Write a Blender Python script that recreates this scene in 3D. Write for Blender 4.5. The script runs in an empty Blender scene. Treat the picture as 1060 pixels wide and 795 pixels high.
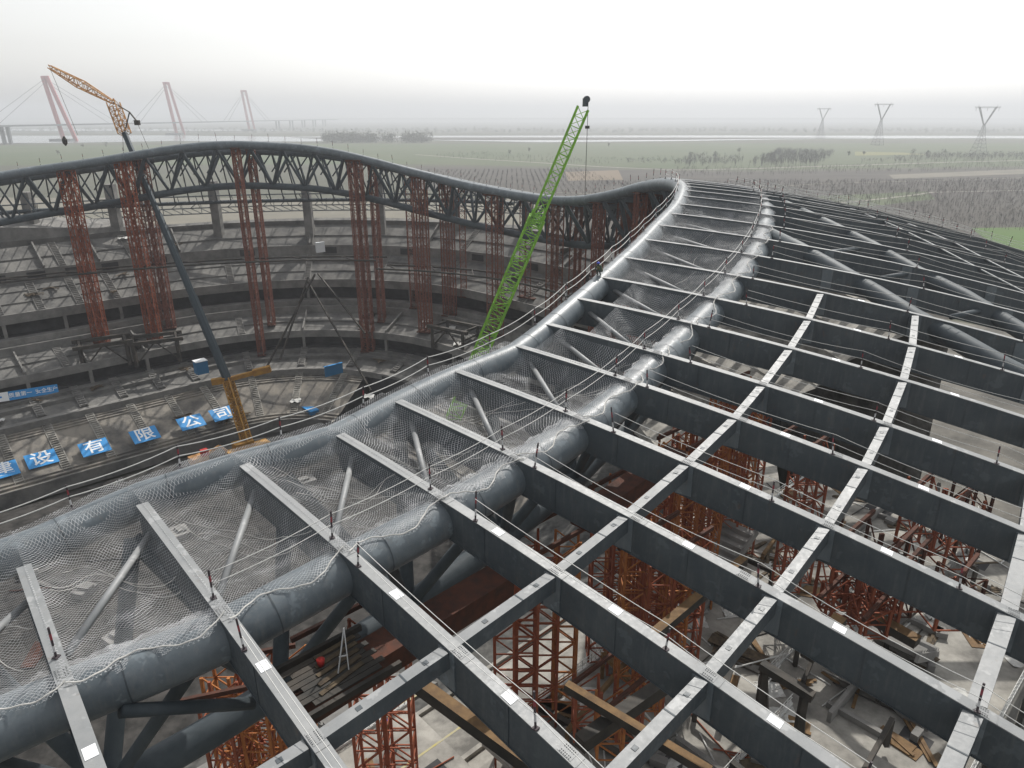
import bpy, math, random
import numpy as np
from mathutils import Vector, Matrix
random.seed(7)
H = 68.0
sc = bpy.context.scene
COL = sc.collection
V = Vector
# ------------------------------------------------------------------ camera model
F = 736.0; CX, CY = 530.0, 397.5
PIT = math.atan(277.5 / 736)
FW = V((0, math.cos(PIT), -math.sin(PIT))); UP = V((0, math.sin(PIT), math.cos(PIT)))
cam = bpy.data.cameras.new('camera'); co = bpy.data.objects.new('camera', cam); COL.objects.link(co)
co.location = (0, 0, H); co.rotation_euler = (math.pi / 2 - PIT, 0, 0)
cam.sensor_width = 36; cam.lens = 36 * F / 1060; cam.clip_start = .5; cam.clip_end = 40000
sc.camera = co
def ray(px, py): return FW + V((1, 0, 0)) * ((px - CX) / F) + UP * ((CY - py) / F)
def at(px, py, D): return ray(px, py) * D                       # real point D metres ahead
def atz(px, py, z): r = ray(px, py); return r * (z / r.z)

# ------------------------------------------------------------------ materials
def mat(name, col, rough=.7, metal=0, noise=None, col2=None, scale=1, bump=0, spec=.3, detail=6, coords='Object', ramp=(.35, .65), aniso=None):
    m = bpy.data.materials.new(name); m.use_nodes = True; nt = m.node_tree; b = nt.nodes['Principled BSDF']
    b.inputs['Roughness'].default_value = rough; b.inputs['Metallic'].default_value = metal
    b.inputs['Specular IOR Level'].default_value = spec
    b.inputs['Base Color'].default_value = (*col, 1)
    if col2 is not None:
        tc = nt.nodes.new('ShaderNodeNewGeometry'); mp = nt.nodes.new('ShaderNodeMapping')
        nt.links.new(tc.outputs['Position'], mp.inputs['Vector'])
        if aniso: mp.inputs['Scale'].default_value = aniso
        n = nt.nodes.new('ShaderNodeTexNoise'); n.inputs['Scale'].default_value = scale; n.inputs['Detail'].default_value = detail
        n.inputs['Roughness'].default_value = .65
        nt.links.new(mp.outputs[0], n.inputs['Vector'])
        r = nt.nodes.new('ShaderNodeValToRGB'); r.color_ramp.elements[0].position = ramp[0]; r.color_ramp.elements[1].position = ramp[1]
        r.color_ramp.elements[0].color = (*col, 1); r.color_ramp.elements[1].color = (*col2, 1)
        nt.links.new(n.outputs['Fac'], r.inputs[0]); nt.links.new(r.outputs[0], b.inputs['Base Color'])
        if bump:
            bp = nt.nodes.new('ShaderNodeBump'); bp.inputs['Strength'].default_value = bump; bp.inputs['Distance'].default_value = .05
            nt.links.new(n.outputs['Fac'], bp.inputs['Height']); nt.links.new(bp.outputs[0], b.inputs['Normal'])
    return m
M = dict(
    steel=mat('painted_steel', (.058, .073, .084), .5, .0, col2=(.105, .122, .13), scale=.7, spec=.5, bump=.12, ramp=(.3, .75)),
    tube=mat('tube_steel', (.10, .125, .14), .46, .0, col2=(.17, .20, .215), scale=.9, spec=.5, ramp=(.3, .75)),
    darksteel=mat('dark_steel', (.045, .058, .067), .6, .0, col2=(.075, .09, .10), scale=.6),
    blacksteel=mat('black_steel', (.03, .03, .028), .7, .1, col2=(.07, .06, .05), scale=.6),
    rust=mat('orange_scaffold', (.29, .085, .04), .75, .0, col2=(.20, .055, .028), scale=1.2),
    rust2=mat('ochre_scaffold', (.42, .17, .05), .75, .05, col2=(.28, .09, .03), scale=1.2),
    rust3=mat('dull_red_scaffold', (.22, .085, .055), .8, 0, col2=(.15, .055, .04), scale=1.2),
    rustbeam=mat('rusty_beam', (.10, .035, .02), .8, .05, col2=(.05, .025, .018), scale=1.5),
    ochrebeam=mat('ochre_beam', (.20, .12, .05), .75, 0, col2=(.11, .065, .03), scale=1.5),
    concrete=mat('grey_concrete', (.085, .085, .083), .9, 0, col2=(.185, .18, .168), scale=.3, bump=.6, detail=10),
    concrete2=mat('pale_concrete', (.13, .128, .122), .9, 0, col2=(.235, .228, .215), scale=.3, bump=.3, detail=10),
    concrete3=mat('dirty_shaded_concrete', (.035, .035, .034), .9, 0, col2=(.10, .098, .092), scale=.8, bump=.5, detail=12),  # dirt, with the roof's shadow on near lower tiers darkened into it
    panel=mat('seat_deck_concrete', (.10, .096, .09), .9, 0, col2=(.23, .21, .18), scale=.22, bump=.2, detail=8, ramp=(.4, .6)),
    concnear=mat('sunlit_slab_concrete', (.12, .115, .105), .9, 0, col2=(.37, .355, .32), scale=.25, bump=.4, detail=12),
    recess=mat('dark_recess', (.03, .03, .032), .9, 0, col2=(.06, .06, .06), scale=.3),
    dirt=mat('field_dirt', (.013, .013, .012), .95, 0, col2=(.06, .056, .052), scale=.45, bump=.5, detail=12),
    white=mat('white_paper', (.8, .82, .84), .6), sheetw=mat('dirty_plastic', (.35, .35, .33), .6, 0, col2=(.5, .5, .48), scale=2),
    netrope=mat('white_rope', (.55, .54, .51), .85),
    rope=mat('grey_rope', (.55, .55, .53), .7),
    postdark=mat('post_dark', (.05, .04, .045), .6), postred=mat('post_red', (.22, .04, .05), .6), postwhite=mat('post_white', (.5, .5, .5), .6),
    yellow=mat('yellow_paint', (.42, .22, .03), .6, .0, col2=(.26, .13, .03), scale=.8),
    jib=mat('tan_yellow_paint', (.50, .27, .09), .6, 0, col2=(.33, .16, .06), scale=.9),
    green=mat('green_paint', (.26, .56, .04), .55, 0, col2=(.17, .38, .04), scale=.7),
    blueboom=mat('boom_blue_black', (.03, .045, .055), .5, .1),
    blue=mat('blue_sign', (.03, .24, .55), .5), white2=mat('white_letters', (.75, .77, .78), .5), blued=mat('blue_sheet', (.03, .15, .30), .6),
    wood=mat('plank_wood', (.12, .09, .055), .85, 0, col2=(.045, .034, .025), scale=2),
    red=mat('red_plastic', (.40, .025, .02), .6),
    skin=mat('skin', (.35, .2, .13), .6), cloth=mat('dark_clothes', (.05, .07, .06), .9), vest=mat('olive_clothes', (.13, .13, .06), .9), helmet=mat('blue_helmet', (.05, .08, .45), .4),
    pink=mat('red_pylon_paint', (.45, .10, .11), .6), deckc=mat('bridge_concrete', (.16, .17, .18), .8),
    pyl=mat('pylon_steel', (.10, .105, .11), .6), trunk=mat('bark', (.09, .07, .05), .9), leaf=mat('sparse_foliage', (.07, .09, .045), .9, col2=(.10, .115, .06), scale=.4),
    twig=mat('bare_twigs', (.05, .044, .038), .95), wood_far=mat('far_wood', (.09, .10, .075), .95, col2=(.14, .14, .11), scale=.03),
    water=mat('river_water', (.16, .18, .19), .2, 0, spec=.5), lineyellow=mat('yellow_line', (.42, .36, .14), .9, 0, col2=(.36, .34, .26), scale=2),
)
def steelmat(name, c1, c2, rough, rust=.5, streak=.25):
    m = mat(name, c1, rough, 0, col2=c2, scale=.6, spec=.5, ramp=(.3, .75)); nt = m.node_tree; N = nt.nodes; L = nt.links; b = N['Principled BSDF']
    src = b.inputs['Base Color'].links[0].from_socket; g = N.new('ShaderNodeNewGeometry')
    def noise(sc3, scale, lo, hi, det=10):
        mp = N.new('ShaderNodeMapping'); mp.inputs['Scale'].default_value = sc3; L.new(g.outputs['Position'], mp.inputs['Vector'])
        n = N.new('ShaderNodeTexNoise'); n.inputs['Scale'].default_value = scale; n.inputs['Detail'].default_value = det; n.inputs['Roughness'].default_value = .7; L.new(mp.outputs[0], n.inputs['Vector'])
        r = N.new('ShaderNodeMapRange'); r.inputs['From Min'].default_value = lo; r.inputs['From Max'].default_value = hi; L.new(n.outputs['Fac'], r.inputs['Value']); return r.outputs[0]
    def mix(fac, k, col, src):
        mu = N.new('ShaderNodeMath'); mu.operation = 'MULTIPLY'; mu.inputs[1].default_value = k; L.new(fac, mu.inputs[0])
        x = N.new('ShaderNodeMix'); x.data_type = 'RGBA'; L.new(mu.outputs[0], x.inputs['Factor']); L.new(src, x.inputs['A']); x.inputs['B'].default_value = (*col, 1); return x.outputs['Result']
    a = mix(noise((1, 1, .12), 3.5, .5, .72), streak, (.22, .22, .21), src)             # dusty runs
    a = mix(noise((1, 1, .5), 2.2, .60, .70), rust, (.13, .075, .045), a)               # rust blooms
    a = mix(noise((1, 1, 1), .9, .60, .64, 3), .35, tuple(q * 1.6 for q in c2), a)       # touched-up paint patches
    a = mix(noise((1, 1, 1), 26, .62, .70, 4), .5, tuple(q * .4 for q in c1), a)         # scuffs
    L.new(a, b.inputs['Base Color'])
    rr = N.new('ShaderNodeMapRange'); rr.inputs['To Min'].default_value = rough - .08; rr.inputs['To Max'].default_value = rough + .14; L.new(noise((1, 1, 1), 5, .3, .7), rr.inputs['Value']); L.new(rr.outputs[0], b.inputs['Roughness'])
    return m
M['steel'] = steelmat('painted_steel', (.040, .052, .062), (.072, .086, .094), .5, .35, .2)
M['dusty_lit'] = steelmat('dusty_lit_steel', (.17, .18, .185), (.27, .275, .275), .52, .35, .35)  # dust on the tops, plus their sunlit tone put into the colour
M['tube'] = steelmat('tube_steel', (.08, .10, .115), (.15, .175, .19), .42, .25, .35)
def netmat(name, per, th):
    m = bpy.data.materials.new(name); m.use_nodes = True; nt = m.node_tree; N = nt.nodes; L = nt.links
    b = N['Principled BSDF']; b.inputs['Base Color'].default_value = (.47, .48, .49, 1); b.inputs['Roughness'].default_value = .8
    uv = N.new('ShaderNodeUVMap'); ns = N.new('ShaderNodeTexNoise'); ns.inputs['Scale'].default_value = .7; ns.inputs['Detail'].default_value = 3
    L.new(uv.outputs[0], ns.inputs['Vector'])
    mx = N.new('ShaderNodeVectorMath'); mx.operation = 'MULTIPLY_ADD'; mx.inputs[1].default_value = (.35, .35, 0); L.new(ns.outputs['Color'], mx.inputs[0]); L.new(uv.outputs[0], mx.inputs[2])
    sep = N.new('ShaderNodeSeparateXYZ'); L.new(mx.outputs[0], sep.inputs[0])
    n2 = N.new('ShaderNodeTexNoise'); n2.inputs['Scale'].default_value = .55; n2.inputs['Detail'].default_value = 5; n2.inputs['Distortion'].default_value = 1.2; L.new(uv.outputs[0], n2.inputs['Vector'])
    tv = N.new('ShaderNodeMapRange'); tv.inputs['From Min'].default_value = .5; tv.inputs['From Max'].default_value = .75; tv.inputs['To Min'].default_value = th; tv.inputs['To Max'].default_value = th * 2.6; L.new(n2.outputs['Fac'], tv.inputs['Value'])
    def line(op):
        a = N.new('ShaderNodeMath'); a.operation = op; L.new(sep.outputs[0], a.inputs[0]); L.new(sep.outputs[1], a.inputs[1])
        c = N.new('ShaderNodeMath'); c.operation = 'MULTIPLY'; c.inputs[1].default_value = 1 / per; L.new(a.outputs[0], c.inputs[0])
        d = N.new('ShaderNodeMath'); d.operation = 'FRACT'; L.new(c.outputs[0], d.inputs[0])
        e = N.new('ShaderNodeMath'); e.operation = 'LESS_THAN'; L.new(d.outputs[0], e.inputs[0]); L.new(tv.outputs[0], e.inputs[1]); return e
    p, q = line('ADD'), line('SUBTRACT')
    o = N.new('ShaderNodeMath'); o.operation = 'MAXIMUM'; L.new(p.outputs[0], o.inputs[0]); L.new(q.outputs[0], o.inputs[1])
    L.new(o.outputs[0], b.inputs['Alpha'])
    return m
M['net'] = netmat('white_net', .17, .065); M['netfar'] = netmat('white_net_dense', .17, .08); M['netfold'] = netmat('white_net_folded', .12, .15)

# ------------------------------------------------------------------ mesh builder
BASE = {}
class MB:
    def __init__(s): s.v = []; s.f = []; s.mi = []; s.uv = None; s.sm = False
    def add(s, vs, fs, mi=0):
        n = len(s.v); s.v += [tuple(v) for v in vs]; s.f += [tuple(i + n for i in f) for f in fs]; s.mi += [mi] * len(fs)
    def bar(s, a, b, w, h=None, up=(0, 0, 1), mi=0):              # rectangular bar
        a = V(a); b = V(b); d = (b - a)
        if d.length < 1e-6: return
        d.normalize(); h = w if h is None else h; up = V(up)
        x = d.cross(up)
        if x.length < 1e-3: x = d.cross(V((1, 0, 0)))
        x.normalize(); y = x.cross(d)
        vs = [p + x * (sx * w / 2) + y * (sy * h / 2) for p in (a, b) for sx, sy in ((-1, -1), (1, -1), (1, 1), (-1, 1))]
        s.add(vs, [(0, 1, 2, 3), (7, 6, 5, 4), (0, 4, 5, 1), (1, 5, 6, 2), (2, 6, 7, 3), (3, 7, 4, 0)], mi)
    def box(s, c, sx, sy, sz, ang=0, mi=0):
        c = V(c); ca, sa = math.cos(ang), math.sin(ang); vs = []
        for z in (-1, 1):
            for x, y in ((-1, -1), (1, -1), (1, 1), (-1, 1)):
                X, Y = x * sx / 2, y * sy / 2; vs.append(c + V((X * ca - Y * sa, X * sa + Y * ca, z * sz / 2)))
        s.add(vs, [(3, 2, 1, 0), (4, 5, 6, 7), (0, 1, 5, 4), (1, 2, 6, 5), (2, 3, 7, 6), (3, 0, 4, 7)], mi)
    def tube(s, pts, r, n=8, mi=0, closed=False, caps=True):
        pts = [V(p) for p in pts]; m = len(pts); rs = r if isinstance(r, (list, tuple)) else [r] * m
        ref = None; vs = []
        for i, p in enumerate(pts):
            d = (pts[(i + 1) % m] - pts[i - 1]) if closed else (pts[min(i + 1, m - 1)] - pts[max(i - 1, 0)])
            d.normalize()
            x = d.cross(V((0, 0, 1)))
            if x.length < .05: x = d.cross(V((1, 0, 0)))
            x.normalize()
            if ref is not None and x.dot(ref) < 0 and abs(d.z) > .9: x = -x
            ref = x; y = x.cross(d)
            vs += [p + (x * math.cos(2 * math.pi * k / n) + y * math.sin(2 * math.pi * k / n)) * rs[i] for k in range(n)]
        fs = []
        for i in range(m if closed else m - 1):
            j = (i + 1) % m
            fs += [(i * n + k, j * n + k, j * n + (k + 1) % n, i * n + (k + 1) % n) for k in range(n)]
        if caps and not closed: fs += [tuple(range(n)), tuple((m - 1) * n + k for k in reversed(range(n)))]
        s.add(vs, fs, mi)
    def grid(s, rows, mi=0, wrap=False):
        a, b = len(rows), len(rows[0]); vs = [p for r in rows for p in r]; fs = []
        for i in range(a if wrap else a - 1):
            for j in range(b - 1):
                k = (i + 1) % a; fs.append((i * b + j, k * b + j, k * b + j + 1, i * b + j + 1))
        s.add(vs, fs, mi)
    def build(s, name, mats, parent=None, base=None, smooth=False):
        me = bpy.data.meshes.new(name)
        mats = mats if isinstance(mats, (list, tuple)) else [mats]
        if parent is None:
            if base is None:
                a = np.array(s.v); lo, hi = a.min(0), a.max(0); base = V(((lo[0] + hi[0]) / 2, (lo[1] + hi[1]) / 2, lo[2]))
            b = V(base)
        else: b = BASE[parent.name]
        me.from_pydata([(x - b.x, y - b.y, z - b.z) for x, y, z in s.v], [], s.f)
        for m in mats: me.materials.append(M[m] if isinstance(m, str) else m)
        if len(mats) > 1: me.polygons.foreach_set('material_index', s.mi)
        if smooth: me.polygons.foreach_set('use_smooth', [True] * len(s.f))
        if s.uv:
            l = me.uv_layers.new(name='UVMap'); lv = np.zeros(len(me.loops), dtype=np.int32); me.loops.foreach_get('vertex_index', lv)
            l.data.foreach_set('uv', np.array(s.uv)[lv].ravel())
        me.update()
        o = bpy.data.objects.new(name, me); COL.objects.link(o)
        if parent is not None: o.parent = parent
        else: o.location = b + V((0, 0, H))
        BASE[o.name] = b
        return o
def thing(name, base, label, cat, group=None):
    o = bpy.data.objects.new(name, None); COL.objects.link(o); o.empty_display_size = .5
    BASE[o.name] = V(base); o.location = V(base) + V((0, 0, H)); return tag(o, label, cat, group)
def tag(o, label, cat, group=None):
    o['label'] = label; o['category'] = cat
    if group: o['group'] = group
    return o
def struct(o, kind='structure'): o['kind'] = kind; return o
W1 = 'first second third fourth fifth sixth seventh eighth ninth tenth eleventh twelfth thirteenth fourteenth fifteenth sixteenth seventeenth eighteenth nineteenth'.split()
def od(n):                                                        # 1 -> first
    if n < 20: return W1[n - 1]
    t = {2: 'twent', 3: 'thirt', 4: 'fort', 5: 'fift', 6: 'sixt'}[n // 10]
    return t + 'ieth' if n % 10 == 0 else t + 'y-' + W1[n % 10 - 1]

# ------------------------------------------------------------------ roof surface
EC = V((-63, 90)); EA, EB = 95.0, 75.0; ET = math.radians(43)
EU = V((math.cos(ET), math.sin(ET))); EV = V((-EU.y, EU.x))
TH = [-1.7015, -1.646, -1.5924, -1.5378, -1.4895, -1.4361, -1.3795, -1.337, -1.2807, -1.2247, -1.1626, -1.0955, -1.0357, -0.977, -0.9226, -0.8754, -0.8374, -0.8037]
ZT = [-18.5002, -17.9531, -17.1042, -16.8324, -16.0432, -15.4621, -15.0485, -14.0994, -13.377, -12.6642, -11.9485, -11.2419, -10.5111, -9.9355, -9.4639, -8.9161, -8.5039, -8.2441]
PH = [-0.0654, -0.0649, -0.0718, -0.0792, -0.0956, -0.102, -0.1123, -0.1372, -0.1602, -0.1769, -0.1873, -0.192, -0.1942, -0.195, -0.1961, -0.1984, -0.2014, -0.2047]
KA = [0.4153, -0.9227, -0.5433, 0.3836, -0.0494, -0.1308, 0.4627, 0.2957, -0.1624, -0.5338, -0.8442, -0.9723, -1.0074, -0.7634, -0.3966, -0.1908, -0.0584, 0.0548]
KB = [7.701, 8.4159, 8.4942, 8.6222, 8.8477, 8.9158, 8.7686, 8.6051, 8.6547, 8.688, 8.773, 8.9468, 9.163, 9.4085, 9.7002, 9.9486, 10.2302, 10.4353]
KP = [15.8925, 23.1747, 30.9396]
far = {-40.6: -8.2, -35.3: -8.6, -31.3: -9.2, -24.7: -10.5, -18.9: -12.2, -13.7: -13.6, -8.8: -14.8, -4.1: -15.5, .4: -15.7, 4.7: -15.5, 8.8: -15.2, 12.7: -14.6, 16.6: -14, 20.3: -13.1, 23.9: -12.1, 27.3: -11.2, 30.7: -9.9, 33.9: -8.9, 37.1: -7.8, 40.2: -7, 43.2: -6.3, 46.1: -5.9, 49: -5.7, 51.7: -5.4, 54.5: -5.3, 57.1: -5.4, 59.8: -5.7, 62.4: -6.1, 64.9: -6.7, 68.6: -7.6, 72.1: -8.5, 76.7: -9.4, 79.9: -10, 83: -10.8, 95: -13, 110: -15, 140: -17, 180: -17}
tx = np.array(TH + [math.radians(a) for a in far]); zx = np.array(ZT + list(far.values()))
tx = np.concatenate([[-3.1415, -2.4, -1.95], tx]); zx = np.concatenate([[-17, -18.5, -19.2], zx])
gt = np.linspace(-math.pi, math.pi, 1441); gz = np.interp(gt, tx, zx); ker = np.ones(15) / 15
gz = np.convolve(np.concatenate([gz[-15:-1], gz, gz[1:15]]), ker, 'same')[14:-14]; gz = np.convolve(np.concatenate([gz[-15:-1], gz, gz[1:15]]), ker, 'same')[14:-14]
def wrap(t): return (t + math.pi) % (2 * math.pi) - math.pi
def Zr(t): return float(np.interp(wrap(t), gt, gz))
def fi(t, arr, end0, end1):
    return float(np.interp(wrap(t), [-3.14, -2.0] + TH + [-.5, 0, 3.14], [end0, end0] + arr + [end1, end1, end1]))
def ph(t): return fi(t, PH, 0, -.1) if t < 0 else float(np.interp(t, [0, .6], [-.1, 0]))
def ka(t): return fi(t, KA, 0, 0)
KT = [-2.3, -1.7, -1.1, -.8, -.5, -.3] + [0] * 12
def kt(t): return ka(t) + fi(t, KT, -3.0, 0)
def kb(t): return fi(t, KB, 8.5, 9.5)
def Ae(t): return EC + EU * (EA * math.cos(t)) + EV * (EB * math.sin(t))
def Ne(t):
    n = EU * (math.cos(t) / EA) + EV * (math.sin(t) / EB); n.normalize(); return n
def S(t, k, dz=0):
    n = Ne(t); q = Ae(t) + n * k + V((n.y, -n.x)) * (ph(t) * (k - 9))
    return V((q.x, q.y, Zr(t) - .0889 * k - .0022 * k * k + dz))
def hit(px, py, dz=0):                                             # where the sight line meets the roof surface
    r = ray(px, py); t, k = -1.2, 15.0
    for _ in range(40):                                            # Newton on (t, k, D)
        p = S(t, k, dz); D = p.dot(FW); e = V((CX + F * p.x / D - px, CY - F * p.dot(UP) / D - py))
        def g(t, k):
            p = S(t, k, dz); D = p.dot(FW); return V((CX + F * p.x / D - px, CY - F * p.dot(UP) / D - py))
        h = 1e-4; a = (g(t + h, k) - e) / h; b = (g(t, k + h) - e) / h; det = a.x * b.y - a.y * b.x
        if abs(det) < 1e-9: break
        dt = (-e.x * b.y + e.y * b.x) / det; dk = (-a.x * e.y + a.y * e.x) / det
        t += max(-.08, min(.08, dt)); k += max(-5, min(5, dk))
        t = max(-2, min(-.3, t)); k = max(-3, min(60, k))
    return t, k
def arc(t0, t1, n): return [t0 + (t1 - t0) * i / n for i in range(n + 1)]
TB = [2 * TH[0] - TH[1]] + TH                                      # girder angles; [0] is mostly off frame
t = TH[-1]
while t < -.12: t += .037; TB.append(t)
NG = len(TB)
gl = lambda i: od(i + 1)

# ring tubes ---------------------------------------------------------------
RA, RB = .95, 1.1
def kbt(t): return kb(t)
mb = MB(); ths = arc(-math.pi, math.pi, 360)[:-1]
mb.tube([S(t, kt(t), -RA * .95) for t in ths], RA, 20, closed=True)
ringA = mb.build('ring_tube', 'tube', smooth=True)
tag(ringA, 'thick grey steel tube forming the inner edge of the roof all round the opening', 'steel tube')
for t in arc(-math.pi, math.pi, 90)[:-1]:                          # weld collars
    pass
mb = MB(); mb.tube([S(t, kbt(t), -RB - .25) for t in ths], RB, 20, closed=True)
tag(mb.build('ring_tube', 'tube', smooth=True), 'second thick grey tube under the girders at the outer edge of the netting', 'steel tube')
mb = MB(); mb.tube([S(t, 4.5, -9.9) for t in ths], .8, 14, closed=True)
tag(mb.build('ring_tube', 'darksteel', smooth=True), 'dark lower tube of the ring truss, hanging below the roof edge', 'steel tube')
for ring, kf_, r_, dz_ in ((ringA, kt, RA, -RA * .95), (bpy.data.objects['ring_tube.001'], kbt, RB, -RB - .25)):
    for q, t in enumerate(TB[:30]):
        t = t + (TB[1] - TB[0]) * .35; mb = MB(); a = S(t, kf_(t), dz_); b = S(t + .002, kf_(t + .002), dz_); d = (b - a).normalized()
        mb.tube([a - d * .03, a + d * .03], r_ + .014, 20, caps=False); mb.build('weld_seam', 'steel', ring, smooth=True)
# ring truss diagonals: one thing each stretch of the far side, members grouped by bay
NT = 76
brace_mb = []
for i in range(NT):
    t0 = -math.pi + 2 * math.pi * i / NT; t1 = -math.pi + 2 * math.pi * (i + 1) / NT; tm = (t0 + t1) / 2
    px_vis = (-.75 < t0 < 1.55)
    if not px_vis and not (-1.9 < t0 <= -.75): continue
    mb = MB(); c = S(tm, 4.5, -9.9)
    if i % 2 == 0 or not px_vis:
        mb.tube([S(t0, ka(t0), -1.6), c], .42, 8, caps=False); mb.tube([S(t1, ka(t1), -1.6), c], .42, 8, caps=False)
    else: mb.tube([S(t0, ka(t0), -1.6), c], .28, 8, caps=False); mb.tube([S(t1, ka(t1), -1.6), c], .28, 8, caps=False)
    mb.tube([S(t0, kbt(t0), -1.6), c], .34, 6, caps=False); mb.tube([S(t1, kbt(t1), -1.6), c], .34, 6, caps=False)
    if px_vis:
        mb.tube([S(t0, ka(t0), -1.2), S(tm, kbt(tm), -1.2)], .18, 6, caps=False); mb.tube([S(tm, kbt(tm), -1.2), S(t1, ka(t1), -1.2)], .18, 6, caps=False)
    brace_mb.append((t0, mb, px_vis))
nfar = sum(1 for a in brace_mb if a[2]); kf = kn = 0
for t0, mb, vis in brace_mb:
    o = mb.build('truss_brace', 'darksteel', smooth=True)
    if vis: kf += 1; tag(o, 'dark truss struts under the far roof edge, %s bay from the left' % od(nfar - kf + 1), 'truss struts', 'strut bays of the far ring truss')
    else: kn += 1; tag(o, 'dark truss struts below the near roof tubes, %s bay from the bottom left' % od(kn), 'truss struts', 'strut bays of the near ring truss')

# girders ------------------------------------------------------------------
GD = 2.0
def kmax(i): return 62 if i > 9 else 46
def frame(t, k):                                                   # tangent along the girder, sideways vector
    a = S(t, k - .5); b = S(t, k + .5); d = (b - a).normalized(); x = d.cross(V((0, 0, 1))).normalized(); return d, x
for i, t in enumerate(TB):
    base = S(t, ka(t), -GD); g = thing('roof_girder', base, 'grey steel roof girder, %s counted from the bottom left corner' % gl(i), 'roof girder', 'radial roof girders')
    ks = [ka(t) + .15] + [x for x in np.arange(2, kmax(i), 2.0)] + [kmax(i)]
    fw = .56
    def strip(name, w, z0, z1, m):
        mb = MB(); rows = []
        for k in ks:
            d, x = frame(t, k); c = S(t, k)
            rows.append([c + x * (-w / 2) + V((0, 0, z0)), c + x * (w / 2) + V((0, 0, z0)), c + x * (w / 2) + V((0, 0, z1)), c - x * (w / 2) + V((0, 0, z1)), c + x * (-w / 2) + V((0, 0, z0))])
        mb.grid(rows); n = len(rows) * 5; mb.f += [(3, 2, 1, 0), (n - 5, n - 4, n - 3, n - 2)]; mb.mi += [0, 0]
        return mb.build(name, m, g)
    strip('top_flange', fw, 0, -.045, 'dusty_lit'); web = strip('web', fw - .09, -.048, -GD + .045, 'steel'); strip('bottom_flange', fw, -GD + .042, -GD, 'steel')
    if i < 14:
        for k in (kbt(t) + .2, KP[0] + .5 * (i % 2), KP[1] + .1 - 1.5 * (i % 2), KP[2] + .2):
            d, x = frame(t, k); p = S(t, k, .006); mb = MB(); mb.bar(p - d * .3, p + d * .3, fw * .8, .012, up=d.cross(x)); mb.bar(p - x * fw * .45 + d * .55, p + x * fw * .45 + d * .55, .03, .02, up=d.cross(x)); 
            if i < 9: [mb.bar(p + d * (.08 * e1 - .2) + x * (.09 * e2), p + d * (.08 * e1 - .2) + x * (.09 * e2) + V((0, 0, .035)), .035) for e1 in range(6) for e2 in (-2, -1, 1, 2)]
            mb.build('splice_cover', 'dusty_lit', g)
    if i < 14:                                                     # stiffener / splice plates standing proud of the web
        for k in (11.8, 19.2, 27.0, 34.6):
            mb = MB(); d, x = frame(t, k); c = S(t, k)
            for sg in (-1, 1): mb.bar(c + x * (sg * (fw / 2 - .04)) + V((0, 0, -.06)), c + x * (sg * (fw / 2 - .04)) + V((0, 0, -GD + .06)), .025, .06, up=x)
            mb.build('stiffener', 'steel', web)
        for k in (KP[0], KP[1], KP[2]):
            mb = MB()
            d, x = frame(t, k); c = S(t, k)
            for sg in (-1, 1): mb.bar(c + x * (sg * (fw / 2 - .01)) + V((0, 0, -.1)), c + x * (sg * (fw / 2 - .01)) + V((0, 0, -GD + .1)), .9, .06, up=x)
            mb.build('splice_plate', 'tube', web)
# purlins between the girders
rows = (('nearest the netted ring', 0, 11), ('in the middle', 1, 11), ('nearest the right edge', 2, 9))
for nm, r, last in rows:
    k = KP[r]; w = .5 if r < 2 else .68
    for i in range(0 if r < 1 else 1, last):
        t0, t1 = TB[i], TB[i + 1]
        a = S(t0, k, -.45); b = S(t1, k, -.45); d = (b - a).normalized(); a = a + d * .3; b = b - d * .3
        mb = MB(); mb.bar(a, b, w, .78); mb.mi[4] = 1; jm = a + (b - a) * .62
        o = mb.build('cross_beam', ['steel', 'dusty_lit'])
        tag(o, 'grey box cross beam between the %s and %s girders, in the row %s' % (gl(i), gl(i + 1), nm), 'cross beam', 'box cross beams between the girders')
        mb = MB(); z = V((0, 0, .395)); mb.bar(jm + z, jm + d * .07 + z, w * .98, .02); mb.build('joint', 'darksteel', o)
        if r < 2:
            mb = MB()
            for q in (.25, .8): p = a + (b - a) * q + V((0, 0, .40)); mb.bar(p, p + d * .22, w * .4, .02)
            mb.build('tape_mark', 'steel', o)
# diagonal tubes at the right, drawn through points read off the girders
def polyhit(pts, dz): return [S(*hit(x, y, dz), dz) for x, y in pts]
for nm, pts, r, dz in (('lowest', [(791, 241), (828, 259), (862, 278), (905, 303), (948, 330), (995, 355), (1035, 378), (1062, 392)], .82, -.95),
                       ('second', [(812, 213), (852, 231), (903, 256), (950, 283), (1000, 308), (1062, 346)], .72, -.92),
                       ('third', [(850, 207), (885, 218), (925, 234), (970, 256), (1012, 278), (1062, 304)], .16, -.25),
                       ('fourth', [(905, 219), (945, 234), (990, 253), (1030, 274), (1062, 290)], .16, -.25)):
    p = polyhit(pts, dz); d = (p[-1] - p[-2]).normalized(); p.append(p[-1] + d * 14)
    mb = MB(); mb.tube(p, r, 14)
    tag(mb.build('diagonal_tube', 'darksteel' if r > .4 else 'steel', smooth=True), 'slanting grey tube through the girders at right, %s of the four' % nm, 'steel tube', 'slanting tubes at the right')
# short strut tubes between the two slanting tubes
for j, (a, b) in enumerate((((845, 263), (893, 257)), ((912, 288), (948, 282)), ((985, 328), (1018, 321)))):
    p = polyhit([a, b], -.8); mb = MB(); mb.tube(p, .26, 8)
    tag(mb.build('strut_tube', 'darksteel', smooth=True), 'thin strut joining the two thick slanting tubes at right, %s from the far end' % od(j + 1), 'steel tube', 'thin struts between slanting tubes')
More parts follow.
